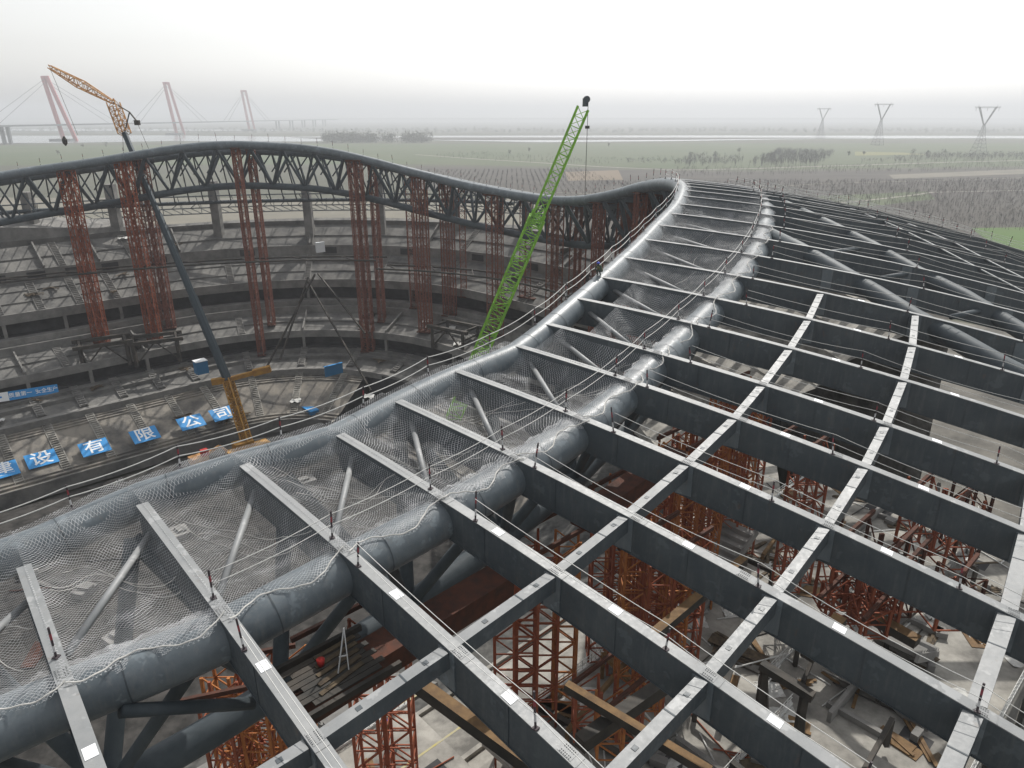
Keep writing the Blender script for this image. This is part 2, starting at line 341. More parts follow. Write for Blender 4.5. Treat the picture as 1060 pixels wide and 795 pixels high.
# bracing rods under the net
for i in range(0, 18):
    t0, t1 = TB[i], TB[i + 1]
    a = S(t0, kbt(t0) - .8, -.5); b = S(t1, ka(t1) + 1.2, -.95); a += (b - a).normalized() * .6
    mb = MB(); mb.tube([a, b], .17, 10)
    tag(mb.build('bracing_rod', 'dusty_lit', smooth=True), 'round bracing rod under the netting between the %s and %s girders' % (gl(i), gl(i + 1)), 'bracing rod', 'bracing rods under the netting')  # rods look lit through their pale base colour

# paper sheets on the girders
c = 0
for i in range(1, 12):
    t = TB[i]; ks = [(kbt(t) + KP[0]) / 2 + .2] if i < 5 else []
    if i > 2: ks.append(KP[0] + 3.2)
    if 3 < i < 11: ks.append(KP[1] + 3.0)
    if i == 3: ks = ks[:1] + [KP[0] + 3.4]
    for j, k in enumerate(ks):
        k += random.uniform(-.3, .3); d, x = frame(t, k); p = S(t, k, .012)
        mb = MB(); mb.bar(p - d * .26, p + d * .26, .42, .012, up=d.cross(x)); tag(mb.build('paper_sheet', 'white'), 'white square sheet on the %s girder, %s from the netting' % (gl(i), od(j + 1)), 'sheet', 'white sheets lying on the girders')
# mesh nets ----------------------------------------------------------------
def nz(x, y, s=1.0):
    return math.sin(x * 1.7 * s + 1.3 * math.sin(y * 1.1 * s)) * math.cos(y * 1.3 * s + .7 * math.sin(x * .9 * s + 2))
for i in range(0, 27):
    t0, t1 = TB[i], TB[i + 1]; NU, NV = 22, 34
    sag = [1.5, 1.3, 1.7, 1.6, 1.4, 1.6, 1.9, 2.1, 2.0, 1.6][i] if i < 10 else 1.3
    ka0 = -1.2; full = i not in (7, 8, 9)
    k0 = min(0, kt(t0) - ka(t0)) if full else {7: 1.5, 8: 3.5, 9: 3.0}[i]
    def P(u, w, lift=0):
        t = t0 + (t1 - t0) * u; kk = k0 + ka(t) - (.5 if full else 0); k1 = kbt(t) + .7 + .35 * math.sin(u * 9 + i)
        k = kk + (k1 - kk) * w
        s = 4 * u * (1 - u); b = math.sin(math.pi * min(1, w * 1.05)) ** .7 if full else (math.sin(math.pi * w) ** .7)
        z = .06 - sag * (s ** .8) * b * .8 + (.2 + .1 * math.sin(i * 2.3)) * s * nz(u * 6 + i * 3, w * 9) * b - .10 * s * b * abs(math.sin(w * 11 + u * 4 + i))
        p = S(t, k, z + lift)
        if full and w < .12: p.z = max(p.z, S(t, k).z - .02 + .06)        # rides over the edge tube
        if w > .93: p.z -= (w - .93) * 5 * s
        return p
    mb = MB(); rowsP = [[P(a / NU, b / NV) for b in range(NV + 1)] for a in range(NU + 1)]; mb.grid(rowsP)
    span = (rowsP[0][0] - rowsP[-1][0]).length; ln = (rowsP[0][0] - rowsP[0][-1]).length
    mb.uv = [(span * a / NU + i * 3.3, ln * b / NV) for a in range(NU + 1) for b in range(NV + 1)]
    o = mb.build('safety_net', 'net' if i < 12 else 'netfar', smooth=True)
    tag(o, 'white safety net sagging between the %s and %s girders' % (gl(i), gl(i + 1)), 'safety net', 'white safety nets along the roof edge')
    if i < 14:
        mb = MB(); mb.tube([P(a / 40, .99, .04 + .03 * math.sin(a * 1.1 + i)) for a in range(41)], .03, 5)
        for q in range(3 if i < 9 else 1):                          # gathered seams
            w0, w1 = random.uniform(.15, .5), random.uniform(.55, .9); u0, u1 = random.uniform(.02, .3), random.uniform(.7, .98)
            mb.tube([P(u0 + (u1 - u0) * a / 30, w0 + (w1 - w0) * a / 30 + .05 * math.sin(a * .2 + q + i), .045 + .015 * math.sin(a * 1.9)) for a in range(31)], .014, 4)
        mb.build('edge_rope', 'netrope', o)
        # bunched folds of net along the outer tube
        mb = MB(); R = []; UVs = []
        for a in range(61):
            u = a / 60; tt = t0 + (t1 - t0) * u; row = []
            for b in range(7):
                ang = b / 6 * 1.15 - .45; kk = kbt(tt) - .5 + 1.15 * math.sin(ang) * (1 + .15 * math.sin(u * 23 + i)); zz = -RB - .25 + (RB + .07) * math.cos(ang * .9) + .03 * math.sin(a * 1.1 + b * 2)
                row.append(S(tt, kk + .4, zz)); UVs.append((u * 4.8 * 1.2 + i, b * .32 + .25 * math.sin(u * 11)))
            R.append(row)
        mb.grid(R); mb.uv = UVs
        if i != 2: mb.build('gathered_edge', 'netfold' if i % 3 else 'net', o, smooth=True)

# posts and ropes -----------------------------------------------------------
def post_mb(h=1.35, r=.045, ban=5):
    mb = MB()
    for b in range(ban):
        mb.tube([(0, 0, h * b / ban), (0, 0, h * (b + 1) / ban)], r, 6, mi=b % 2 if b % 2 == 0 else 1 + (b // 2) % 2)
    mb.bar((0, 0, 0), (0, 0, .05), .22, .22, mi=0)
    return mb
pm = post_mb(); PO = pm.build('railing_post', ['postdark', 'postwhite', 'postred'], base=(0, 0, 0)); first = [True]
def post(p, label, group, tilt=(0, 0), sc_=1):
    if first[0]: o = PO; first[0] = False
    else: o = PO.copy(); COL.objects.link(o)
    o.location = p + V((0, 0, H)); o.rotation_euler = (tilt[0], tilt[1], random.uniform(0, 3)); o.scale = (1, 1, sc_)
    return tag(o, label, 'railing post', group)
def rope(name, pts, r, label, group, m='rope', sagf=.03):
    mb = MB(); full = []
    for a, b in zip(pts[:-1], pts[1:]):
        L = (b - a).length
        full += [a + (b - a) * (q / 8) - V((0, 0, 4 * sagf * L * (q / 8) * (1 - q / 8))) for q in range(8)]
    full.append(pts[-1]); mb.tube(full, r, 5); return tag(mb.build(name, m, smooth=True), label, 'rope', group)
for i in range(2, 26):
    t = TB[i]; ps = []
    kk = [kbt(t) + (1.6 if i % 2 else 2.6), 20.5 + (i % 3), 29 + (i % 2) * 2, 38.5, 46] if i < 12 else [kbt(t) + 2, 24, 36, 46]
    kk = [k for k in kk if k < kmax(i) - .5]
    for j, k in enumerate(kk):
        d, x = frame(t, k); p = S(t, k) - x * (.22) * (1 if x.y > 0 else -1) ; ps.append(p)
        post(p, 'banded post on the %s girder, %s from the netting' % (gl(i), od(j + 1)), 'railing posts on the girders', (random.uniform(-.14, .14), random.uniform(-.14, .14)), random.uniform(.75, 1.15))
    for nm, hh in (('upper', 1.2), ('lower', .65)):
        rope('safety_rope', [p + V((0, 0, hh)) for p in ps], .016 if i < 10 else .02, '%s of the two safety ropes strung above the %s girder' % (nm, gl(i)), 'safety ropes along the girders', 'rope', random.uniform(.008, .03))
ps = []
for i in range(1, 20):
    t = TB[i]; p = S(t, kbt(t) - .7, .0); ps.append(p); post(p, 'banded post where the %s girder crosses the outer tube' % gl(i), 'railing posts over the outer tube', (random.uniform(-.04, .04), random.uniform(-.04, .04)), 1.05)
for nm, hh in (('upper', 1.25), ('lower', .7)):
    rope('safety_rope', [p + V((0, 0, hh)) for p in ps[1:]], .02, '%s safety rope running over the outer tube beside the netting' % nm, 'ropes over the outer tube', 'rope', .025)
ps = []; n = 0
for t in arc(-1.84, -.62, 22):
    p = S(t, kt(t) - .55, -.12); ps.append(p); n += 1
    post(p, 'post on the inner edge tube beside the netting, %s from the left' % od(n), 'railing posts on the near inner edge', (random.uniform(-.08, .08), random.uniform(-.08, .08)), 1.0)
for nm, hh in (('upper', 1.25), ('lower', .7)):
    rope('safety_rope', [p + V((0, 0, hh)) for p in ps], .03, '%s safety rope along the inner edge tube on the near side' % nm, 'ropes along the near inner edge', 'rope', .03)
n = 0
for t in arc(-.55, 1.5, 48):
    p = S(t, ka(t) + .1, -.05); n += 1
    post(p, 'small post standing on the far roof edge, %s from the left' % od(50 - n), 'railing posts on the far roof edge', (random.uniform(-.1, .1), random.uniform(-.1, .1)), random.uniform(.9, 1.5))

# workers ------------------------------------------------------------------
def worker(p, label, pose, yaw):
    w = thing('person', p, label, 'person'); 
    def R(v): c, s_ = math.cos(yaw), math.sin(yaw); return V((v[0] * c - v[1] * s_, v[0] * s_ + v[1] * c, v[2])) + V(p)
    bm = MB()
    J = {'stand': dict(hip=(0, 0, .92), chest=(0, .05, 1.38), neck=(0, .06, 1.5), head=(0, .08, 1.64), kl=(.12, .08, .5), kr=(-.12, .0, .5), fl=(.13, .02, .05), fr=(-.13, -.05, .05), el=(.3, .12, 1.12), er=(-.3, .1, 1.12), hl=(.25, .35, 1.05), hr=(-.22, .35, 1.08)),
         'crouch': dict(hip=(0, -.1, .42), chest=(0, .18, .82), neck=(0, .25, .93), head=(0, .3, 1.07), kl=(.16, .3, .5), kr=(-.16, .3, .48), fl=(.15, .1, .05), fr=(-.15, .12, .05), el=(.3, .3, .6), er=(-.3, .3, .6), hl=(.2, .55, .45), hr=(-.18, .55, .5))}[pose]
    me = bpy.data.meshes.new('body'); names = list(J); idx = {k: q for q, k in enumerate(names)}
    extra = {'sl': (J['chest'][0] + .19, J['chest'][1], J['chest'][2] + .02), 'sr': (J['chest'][0] - .19, J['chest'][1], J['chest'][2] + .02),
             'tl': (J['hip'][0] + .1, J['hip'][1], J['hip'][2] - .04), 'tr': (J['hip'][0] - .1, J['hip'][1], J['hip'][2] - .04),
             'ol': (J['fl'][0] + .02, J['fl'][1] + .18, .04), 'or': (J['fr'][0] - .02, J['fr'][1] + .18, .04)}
    for k, v in extra.items(): idx[k] = len(names); names.append(k); J[k] = v
    ed = [('hip', 'chest'), ('chest', 'neck'), ('neck', 'head'), ('chest', 'sl'), ('sl', 'el'), ('el', 'hl'), ('chest', 'sr'), ('sr', 'er'), ('er', 'hr'), ('hip', 'tl'), ('tl', 'kl'), ('kl', 'fl'), ('hip', 'tr'), ('tr', 'kr'), ('kr', 'fr'), ('fl', 'ol'), ('fr', 'or')]
    b = BASE[w.name]
    me.from_pydata([R(J[k]) - b for k in names], [(idx[a], idx[c]) for a, c in ed], [])
    o = bpy.data.objects.new('body', me); COL.objects.link(o); o.parent = w; BASE[o.name] = b; me.materials.append(M['cloth'])
    sk = o.modifiers.new('skin', 'SKIN'); rad = dict(hip=.16, chest=.18, neck=.07, head=.11, sl=.09, sr=.09, el=.06, er=.06, hl=.045, hr=.045, tl=.11, tr=.11, kl=.08, kr=.08, fl=.06, fr=.06, ol=.04)
    rad['or'] = .04
    for q, k in enumerate(names): me.skin_vertices[0].data[q].radius = (rad[k], rad[k]); me.skin_vertices[0].data[q].use_root = (k == 'hip')
    ss = o.modifiers.new('sub', 'SUBSURF'); ss.levels = 1; ss.render_levels = 1
    hd = R(J['head']); hm = MB()
    hm.tube([hd + V((0, 0, .0)), hd + V((0, 0, .05)), hd + V((0, 0, .11)), hd + V((0, 0, .15))], [.165, .14, .1, .03], 12); hm.build('helmet', 'helmet', w, smooth=True)
    j = MB(); ch, hp = R(J['chest']), R(J['hip']); j.tube([hp, hp + (ch - hp) * .5, ch, ch + (R(J['neck']) - ch) * .5], [.2, .2, .215, .13], 12); j.build('jacket', 'vest', w, smooth=True)
tt, kk = hit(617, 287); p = S(tt, kk, .0)
worker(S(hit(618, 285)[0], ka(hit(618, 285)[0]), .02), 'worker in dark clothes and blue helmet crouching on the inner edge tube', 'crouch', 2.4)

# ------------------------------------------------------------------ lattice masts
def mast(mb, a, b, w, pan=None, r=.07, rb=.04, tri=False, taper=0):
    a = V(a); b = V(b); d = (b - a); L = d.length; d.normalize(); pan = pan or w
    x = d.cross(V((0, 1, 0))); 
    if x.length < .1: x = d.cross(V((1, 0, 0)))
    x.normalize(); y = d.cross(x)
    cs = [(-1, -1), (1, -1), (1, 1), (-1, 1)] if not tri else [(-1, -.6), (1, -.6), (0, 1.1)]
    n = max(2, int(round(L / pan))); P = []
    for i in range(n + 1):
        f = i / n; ww = w
        if taper: ww = w * min(1, .35 + f * taper, .35 + (1 - f) * taper)
        P.append([a + d * (L * f) + x * (cx * ww / 2) + y * (cy * ww / 2) for cx, cy in cs])
    m = len(cs)
    for c in range(m):
        for i in (range(n) if taper else [0]):
            q0, q1 = (P[i][c], P[i + 1][c]) if taper else (P[0][c], P[n][c]); mb.bar(q0, q1, r * 2)
    for i in range(n):
        for c in range(m):
            e = (c + 1) % m
            mb.bar(P[i][c], P[i][e], rb * 1.6)
            if (i + c) % 2: mb.bar(P[i][c], P[i + 1][e], rb * 1.6)
            else: mb.bar(P[i][e], P[i + 1][c], rb * 1.6)
# ------------------------------------------------------------------ bowl
HU, HV, RR = 58.0, 39.0, 20.0
def bowl_path(ds=4.0):
    pts = []                                                      # (u, v, nu, nv) on the front edge, counter-clockwise from the +u end
    def arc_(cu, cv, a0):
        n = 10
        for i in range(n): a = a0 + math.pi / 2 * i / n; pts.append((cu + RR * math.cos(a), cv + RR * math.sin(a), math.cos(a), math.sin(a)))
    def line(u0, v0, u1, v1, nu, nv):
        L = math.hypot(u1 - u0, v1 - v0); n = max(1, int(L / ds))
        for i in range(n): pts.append((u0 + (u1 - u0) * i / n, v0 + (v1 - v0) * i / n, nu, nv))
    a, b = HU - RR, HV - RR
    arc_(a, b, 0); line(a, HV, -a, HV, 0, 1); arc_(-a, b, math.pi / 2); line(-HU, b, -HU, -b, -1, 0)
    arc_(-a, -b, math.pi); line(-a, -HV, a, -HV, 0, -1); arc_(a, -b, math.pi * 1.5); line(HU, -b, HU, b, 1, 0)
    return pts
BP = bowl_path()
def bw(p, s, z):
    q = EC + EU * (p[0] + p[2] * s) + EV * (p[1] + p[3] * s); return V((q.x, q.y, z))
def bpt(u, v, z): q = EC + EU * u + EV * v; return V((q.x, q.y, z))
def steps(s0, z0, s1, z1, n):
    out = []
    for i in range(n):
        sa = s0 + (s1 - s0) * i / n; sb = s0 + (s1 - s0) * (i + 1) / n; zb = z0 + (z1 - z0) * (i + 1) / n
        out += [(sa, zb), (sb, zb)]
    return out
bowl = thing('grandstand', bpt(0, 0, -68), 'grey concrete grandstand bowl of an unfinished stadium, tiers ringing a dirt field', 'grandstand')
# gap of the corner tunnel in the lowest tier: by path index
def gapped(i, lo, hi): return lo <= i < hi
gi = [i for i, p in enumerate(BP)]
best = min(range(len(BP)), key=lambda i: (bw(BP[i], 6, -62) - atz(366, 440, -63)).length)
GAP = (best - 1, best + 3)
def sweep(name, prof, m, skip=None, smooth=False, parent=None, cutnear=False):
    mb = MB(); n = len(BP); runs = []
    rowsx = [[bw(p, s, z) for s, z in prof] for p in BP]
    vs = [q for r in rowsx for q in r]; b = len(prof); fs = []
    for i in range(n):
        if skip and gapped(i, *skip): continue
        if cutnear and BP[i][1] < -25 and -45 < BP[i][0] < 50: continue
        k = (i + 1) % n
        for j in range(b - 1): fs.append((i * b + j, i * b + j + 1, k * b + j + 1, k * b + j))
    mb.add(vs, fs)
    if m != 'recess':
        v_ = [(V(vs[f[0]][:2]) - EC).dot(EV) for f in fs]; mb.mi = [1 if q < -34 else 0 for q in v_]; m = [m, 'concnear' if name not in ('lower_tier', 'front_wall', 'walkway_wall', 'second_tier') else 'concrete3']  # near side: sunlight coloured into upper tiers, roof shadow coloured into lower ones
    return mb.build(name, m, bowl if parent is None else parent, smooth=smooth)
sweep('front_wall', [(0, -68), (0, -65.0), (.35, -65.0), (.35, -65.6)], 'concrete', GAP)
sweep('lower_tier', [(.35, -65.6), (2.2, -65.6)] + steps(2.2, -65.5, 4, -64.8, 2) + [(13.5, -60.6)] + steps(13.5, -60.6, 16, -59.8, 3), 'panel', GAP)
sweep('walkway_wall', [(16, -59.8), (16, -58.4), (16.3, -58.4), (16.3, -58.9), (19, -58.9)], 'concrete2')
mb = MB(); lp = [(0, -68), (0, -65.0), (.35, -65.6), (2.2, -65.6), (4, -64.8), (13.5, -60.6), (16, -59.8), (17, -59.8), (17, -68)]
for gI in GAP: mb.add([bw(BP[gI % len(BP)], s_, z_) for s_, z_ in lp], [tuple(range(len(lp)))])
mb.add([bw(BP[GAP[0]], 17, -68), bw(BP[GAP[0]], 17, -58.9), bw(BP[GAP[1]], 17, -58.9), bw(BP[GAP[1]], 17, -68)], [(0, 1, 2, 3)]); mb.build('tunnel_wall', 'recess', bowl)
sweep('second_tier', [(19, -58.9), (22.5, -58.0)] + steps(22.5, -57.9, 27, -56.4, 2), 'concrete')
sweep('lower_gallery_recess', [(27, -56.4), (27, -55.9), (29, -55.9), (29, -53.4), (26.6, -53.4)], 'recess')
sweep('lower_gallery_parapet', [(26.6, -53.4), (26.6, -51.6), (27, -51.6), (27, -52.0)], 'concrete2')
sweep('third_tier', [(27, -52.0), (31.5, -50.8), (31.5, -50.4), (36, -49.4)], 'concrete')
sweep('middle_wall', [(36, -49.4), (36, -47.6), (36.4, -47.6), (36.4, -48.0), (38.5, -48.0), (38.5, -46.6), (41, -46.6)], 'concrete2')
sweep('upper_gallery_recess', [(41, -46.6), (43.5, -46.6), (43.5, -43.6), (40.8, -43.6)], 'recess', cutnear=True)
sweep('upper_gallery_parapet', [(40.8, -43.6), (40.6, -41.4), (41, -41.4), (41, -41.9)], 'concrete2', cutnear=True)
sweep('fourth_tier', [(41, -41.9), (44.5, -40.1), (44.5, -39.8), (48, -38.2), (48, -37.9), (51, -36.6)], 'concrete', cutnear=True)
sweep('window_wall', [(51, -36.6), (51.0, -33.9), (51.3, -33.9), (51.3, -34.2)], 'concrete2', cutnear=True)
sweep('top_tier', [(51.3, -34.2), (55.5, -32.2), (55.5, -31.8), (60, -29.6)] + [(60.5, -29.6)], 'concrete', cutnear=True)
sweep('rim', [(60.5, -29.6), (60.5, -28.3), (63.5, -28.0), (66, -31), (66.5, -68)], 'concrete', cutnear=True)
# pillars, windows, stair aisles
nb = len(BP)
pil = [i for i in range(0, nb, 3)]
def vis(p): return True
for i in pil[:45]:
    p = BP[i]
    if p[1] < -25: continue
    for s, z0, z1 in ((26.9, -56.4, -53.4), (41.1, -46.6, -43.6)):
        mb = MB(); a = bw(p, s, z0); b2 = bw(p, s, z1); mb.bar(a, b2, .7, .7, up=(p[2] * EU.x + p[3] * EV.x, p[2] * EU.y + p[3] * EV.y, 0)); mb.build('pillar', 'concrete2', bowl)
for i in range(1, nb, 2):
    p = BP[i]; q = BP[(i + 1) % nb]
    if p[1] < -25: continue
    mb = MB(); pm2 = tuple((p[j] + q[j]) / 2 for j in range(4)); tdir = (bw(q, 51, 0) - bw(p, 51, 0)).normalized(); c = bw(pm2, 50.93, -35.3)
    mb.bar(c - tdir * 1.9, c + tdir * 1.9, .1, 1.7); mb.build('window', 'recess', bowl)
def stair(p, s0, z0, s1, z1, n, w=1.3):
    mb = MB(); nrm = V((p[2] * EU.x + p[3] * EV.x, p[2] * EU.y + p[3] * EV.y, 0))
    for k in range(n):
        f = (k + .5) / n; s = s0 + (s1 - s0) * f; z = z0 + (z1 - z0) * f; c = bw(p, s, z + .16)
        mb.bar(c - nrm * ((s1 - s0) / n * .3), c + nrm * ((s1 - s0) / n * .3), w, .34)
    for sg in (-1, 1):
        t_ = V((-nrm.y, nrm.x, 0)) * (sg * (w / 2 + .1)); mb.bar(bw(p, s0, z0 + .05) + t_, bw(p, s1, z1 + .05) + t_, .18, .35)
    return mb
for i in range(0, nb, 2):
    p = BP[i]
    if p[1] < -25: continue
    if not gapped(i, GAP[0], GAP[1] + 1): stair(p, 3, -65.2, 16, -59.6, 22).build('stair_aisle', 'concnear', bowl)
    stair(p, 19, -58.7, 26.6, -56.3, 10).build('stair_aisle', 'concrete2', bowl)
    if i % 4 == 0: stair(p, 27.5, -51.8, 35.6, -49.4, 12).build('upper_stair_aisle', 'concrete2', bowl)
    elif i % 4 == 2: stair(p, 51.6, -34.0, 60, -29.5, 14).build('upper_stair_aisle', 'concrete2', bowl)
    stair(p, 41.4, -41.6, 50.6, -36.6, 16).build('upper_stair_aisle', 'concrete2', bowl)
# raised slab at the back of the left stand
pts = [bpt(u, 39 + s, z) for u, s, z in ((-40, 60, -29), (44, 60, -29))]
mb = MB(); R = []
for u in range(-60, 47, 4):
    hgt = 5.6 * (.5 + .5 * math.cos(max(-1, min(1, (u + 2) / 46)) * math.pi)) if abs(u + 2) < 46 else 0
    if u < -2: hgt = 5.6
    R.append([bpt(u, 39 + 60.8, -28.35), bpt(u, 39 + 61.5, -27.5 + hgt * .6), bpt(u, 39 + 72, -26.5 + hgt), bpt(u, 39 + 74, -27.5 + hgt), bpt(u, 39 + 74, -68)])
mb.grid([list(reversed(r)) for r in R]); mb.build('raised_back_slab', 'concrete2', bowl)

# signs on the lowest tier: the readable characters
SL = math.atan2(4.2, 9.5)
def lettering(ch, c, size, xdir, ydir, parent, m='white2', name='lettering'):
    cu = bpy.data.curves.new(name, 'FONT'); cu.body = ch; cu.size = size; cu.align_x = 'CENTER'; cu.align_y = 'CENTER'; cu.offset = size * .012
    cu.extrude = .01; cu.materials.append(M[m])
    tmp = bpy.data.objects.new('tmp', cu); COL.objects.link(tmp); bpy.context.view_layer.update(); me = bpy.data.meshes.new_from_object(tmp.evaluated_get(bpy.context.evaluated_depsgraph_get()))
    bpy.data.objects.remove(tmp); me.name = name
    if not me.materials: me.materials.append(M[m])
    o = bpy.data.objects.new(name, me); COL.objects.link(o); o.parent = parent; zd = xdir.cross(ydir)
    Mx = Matrix((xdir, ydir, zd)).transposed().to_4x4(); Mx.translation = V(c) - BASE[parent.name]; o.matrix_local = Mx
for ch, x, y in (('建', 2, 487), ('设', 43, 475), ('有', 98, 463), ('限', 150, 450), ('公', 198, 437), ('司', 231, 428)):
    c = atz(x, y, -63.1)
    for _ in range(8):                                             # settle on the slope of the tier
        rel = V((c.x, c.y)) - EC; s = rel.dot(EV) - 39; zt = -64.8 + (s - 4) / 9.5 * 4.2 + .12; c = atz(x, y, zt)
    rel = V((c.x, c.y)) - EC
    xd = V((EU.x, EU.y, 0)); yd = (V((EV.x, EV.y, 0)) * math.cos(SL) + V((0, 0, math.sin(SL)))).normalized()
    mb = MB(); mb.bar(c - xd * 2.6, c + xd * 2.6, 3.9, .12, up=xd.cross(yd)); 
    o = mb.build('sign_panel', 'blue'); tag(o, 'blue square panel on the lowest tier with the white character %s' % ch, 'sign', 'blue character panels on the lowest tier')
    lettering(ch, c + xd.cross(yd) * .075, 3.8, xd, yd, o)
# long banner
a = at(2, 413, 1); 
def on_z(x, y, z): return atz(x, y, z)

def onv(x, y, v_): r = ray(x, y); return r * ((v_ + EC.dot(EV)) / V((r.x, r.y)).dot(EV))
pa, pb = onv(9, 410, 64.8), onv(60, 402, 64.8); xd = (pb - pa); Lb = xd.length; xd.normalize(); yd = (V((0, 0, 1)) + V((EV.x, EV.y, 0)) * .3).normalized()
yd = (yd - xd * yd.dot(xd)).normalized(); cen = (pa + pb) / 2
mb = MB(); mb.bar(pa, pb, 1.9, .06, up=xd.cross(yd)); o = mb.build('banner', 'blue'); tag(o, 'long blue banner with small white characters hung above the lowest tier', 'banner')
lettering('质量第一  安全生产', cen + xd.cross(yd) * .045, 1.05, xd, yd, o)
mb = MB(); q0 = pa - xd * 3.4; mb.bar(q0, pa - xd * .02, 1.9, .06, up=xd.cross(yd)); o = mb.build('logo_banner', 'white2'); tag(o, 'pale end piece with a blue emblem left of the long blue banner', 'banner')
mb = MB(); q = (q0 + pa) / 2 + xd.cross(yd) * .04
mb.bar(q - xd * .5, q + xd * .5, .35, .02, up=xd.cross(yd)); mb.bar(q - xd * .2 + yd * .3, q + xd * .2 + yd * .3, .5, .02, up=xd.cross(yd)); mb.build('emblem', 'blue', o)

rc = random.Random(21); cntp = {}
tiers = {'second tier': (20, 26, -58.9, -56.4, 19, 27), 'third tier': (28, 35, -52, -49.4, 27, 36), 'fourth tier': (42, 50, -41.9, -36.6, 41, 51), 'top tier': (53, 59, -34.2, -29.6, 51.3, 60), 'lowest tier': (4, 12, -64.8, -60.6, 4, 13.5)}
for i in range(2, nb):                                             # low radial dividing walls
    p = BP[i]
    if p[1] < 0 or i % 3: continue
    for nm in ('third tier', 'top tier'):
        a, b, z0, z1, sa, sb = tiers[nm]; mb = MB(); mb.bar(bw(p, sa, z0 + .5), bw(p, sb, z1 + .5), .35, 1.1); mb.build('dividing_wall', 'concrete2', bowl)
for q in range(130):
    nm = rc.choice(list(tiers)); a, b, z0, z1, sa, sb = tiers[nm]; p = BP[rc.randrange(nb)]
    if p[1] < 5 or (nm == 'lowest tier' and p[0] < 30): continue
    s_ = rc.uniform(a, b); c = bw(p, s_, z0 + (z1 - z0) * (s_ - sa) / (sb - sa) + .35); mb = MB(); kd = rc.choice(['planks', 'planks', 'formwork', 'sacks'])
    if kd == 'planks':
        for e in range(4): mb.box(c + V((rc.uniform(-.5, .5), rc.uniform(-.5, .5), e * .1)), rc.uniform(2.5, 4.5), .4, .1, rc.uniform(0, 3))
        o = mb.build('plank_pile', 'wood')
    elif kd == 'formwork':
        mb.box(c + V((0, 0, .4)), rc.uniform(2, 3.5), rc.uniform(1.2, 2), 1.2, ET + rc.uniform(-.3, .3)); mb.box(c + V((.3, .2, 1.1)), 2, 1.3, .2, ET); o = mb.build('formwork_stack', 'blacksteel')
    else:
        mb.grid([[c + V((i2 * .6 - 1, j2 * .6 - 1, .5 * abs(math.sin(i2 * 1.9 + j2 + q)))) for j2 in range(5)] for i2 in range(5)]); o = mb.build('tarpaulin', 'rope')
    t_ = {'planks': ('jumbled planks lying on the %s of the far stand', 'plank pile'), 'formwork': ('dark formwork stack standing on the %s of the far stand', 'formwork stack'), 'sacks': ('crumpled pale tarpaulin on the %s of the far stand', 'tarpaulin')}[kd]
    tag(o, t_[0] % nm, t_[1], '%ss on the %s' % (t_[1], nm))
# small coloured things on the stands
for x, y, z, sx, sy, sz, m, nm, lab, cat in (
        (209, 386, -56.2, 2.6, 2.2, 3.0, 'blued', 'site_cabin', 'small blue cabin on the stand left of the yellow crane arm', 'cabin'),
        (346, 388, -55.6, 4.5, .3, 2.4, 'blued', 'blue_hoarding', 'blue hoarding closing an opening above the corner tunnel', 'hoarding'),
        (332, 261, -35.0, 2.4, .8, 2.6, 'white2', 'white_cabinet', 'white cabinet hanging in the window wall of the far stand', 'cabinet'),
        (322, 437, -67.9, 2.0, 5.0, 3.6, 'blued', 'blue_sheeting', 'blue sheeting leaning at the mouth of the corner tunnel', 'sheeting')):
    c = atz(x, y, z); mb = MB(); mb.box(c + V((0, 0, sz / 2)), sx, sy, sz, ET); o = mb.build(nm, m)
    tag(o, lab, cat)
    mb = MB(); mb.box(c + V((0, 0, sz + .06)), sx + .2, sy + .2, .12, ET); mb.build('top_cap', 'white2' if 'cab' in nm else 'blue', o)

# scaffold towers on the far side -------------------------------------------
def bowl_z(v_, u_):                                                # floor level of the bowl at (u, v)
    a, b = HU - RR, HV - RR; du = max(abs(u_) - a, 0); dv = max(abs(v_) - b, 0)
    s = math.hypot(du, dv) - RR
    xs = [-99, 0, .3, 16, 19, 27, 27.1, 36, 38.5, 41, 41.1, 51, 51.3, 60.5]; zs = [-68, -68, -65.6, -59.8, -58.9, -56.4, -52, -49.4, -47, -46.6, -41.9, -36.6, -34.2, -29.6]
    return float(np.interp(s, xs, zs)), s
towers = []
def tower(xt, yt, masts, w, m, k=3.5, ztop=-1.8, bottom=None, cnt=[0], sep=1.5):
    # theta where the ring is seen at this column
    best = min(arc(-.9, 1.55, 700), key=lambda t: abs(CX + F * S(t, k).x / S(t, k).dot(FW) - xt))
    n = Ne(best); tg = V((-n.y, n.x)); c = S(best, k, ztop)
    rel = V((c.x, c.y)) - EC; zb = bowl_z(rel.dot(EV), rel.dot(EU))[0] if bottom is None else bottom
    cnt[0] += 1; towers.append((xt, best, c, zb))
    o = thing('scaffold_tower', (c.x, c.y, zb), 'TODO', 'scaffold tower', 'red lattice towers under the far roof edge')
    for a, b in masts:
        p = V((c.x + tg.x * a * sep + n.x * b * sep, c.y + tg.y * a * sep + n.y * b * sep)); mb = MB()
        mast(mb, (p.x, p.y, zb + .3), (p.x, p.y, c.z), w, w * .95, .085, .045); mb.build('mast', m, o)
    mb = MB(); ex = max(abs(a) for a, b in masts) * sep * 2 + w + .6; ey = max(abs(b) for a, b in masts) * sep * 2 + w + .6; ang = math.atan2(tg.y, tg.x)
    mb.box((c.x, c.y, zb + .15), ex, ey, .3, ang); mb.build('base_plate', 'rustbeam', o); mb = MB(); mb.box((c.x, c.y, c.z + .2), ex, ey, .35, ang); mb.build('head_plate', 'rustbeam', o)
    return o
sq4 = [(-.5, -.5), (.5, -.5), (-.5, .5), (.5, .5)]
TW = []
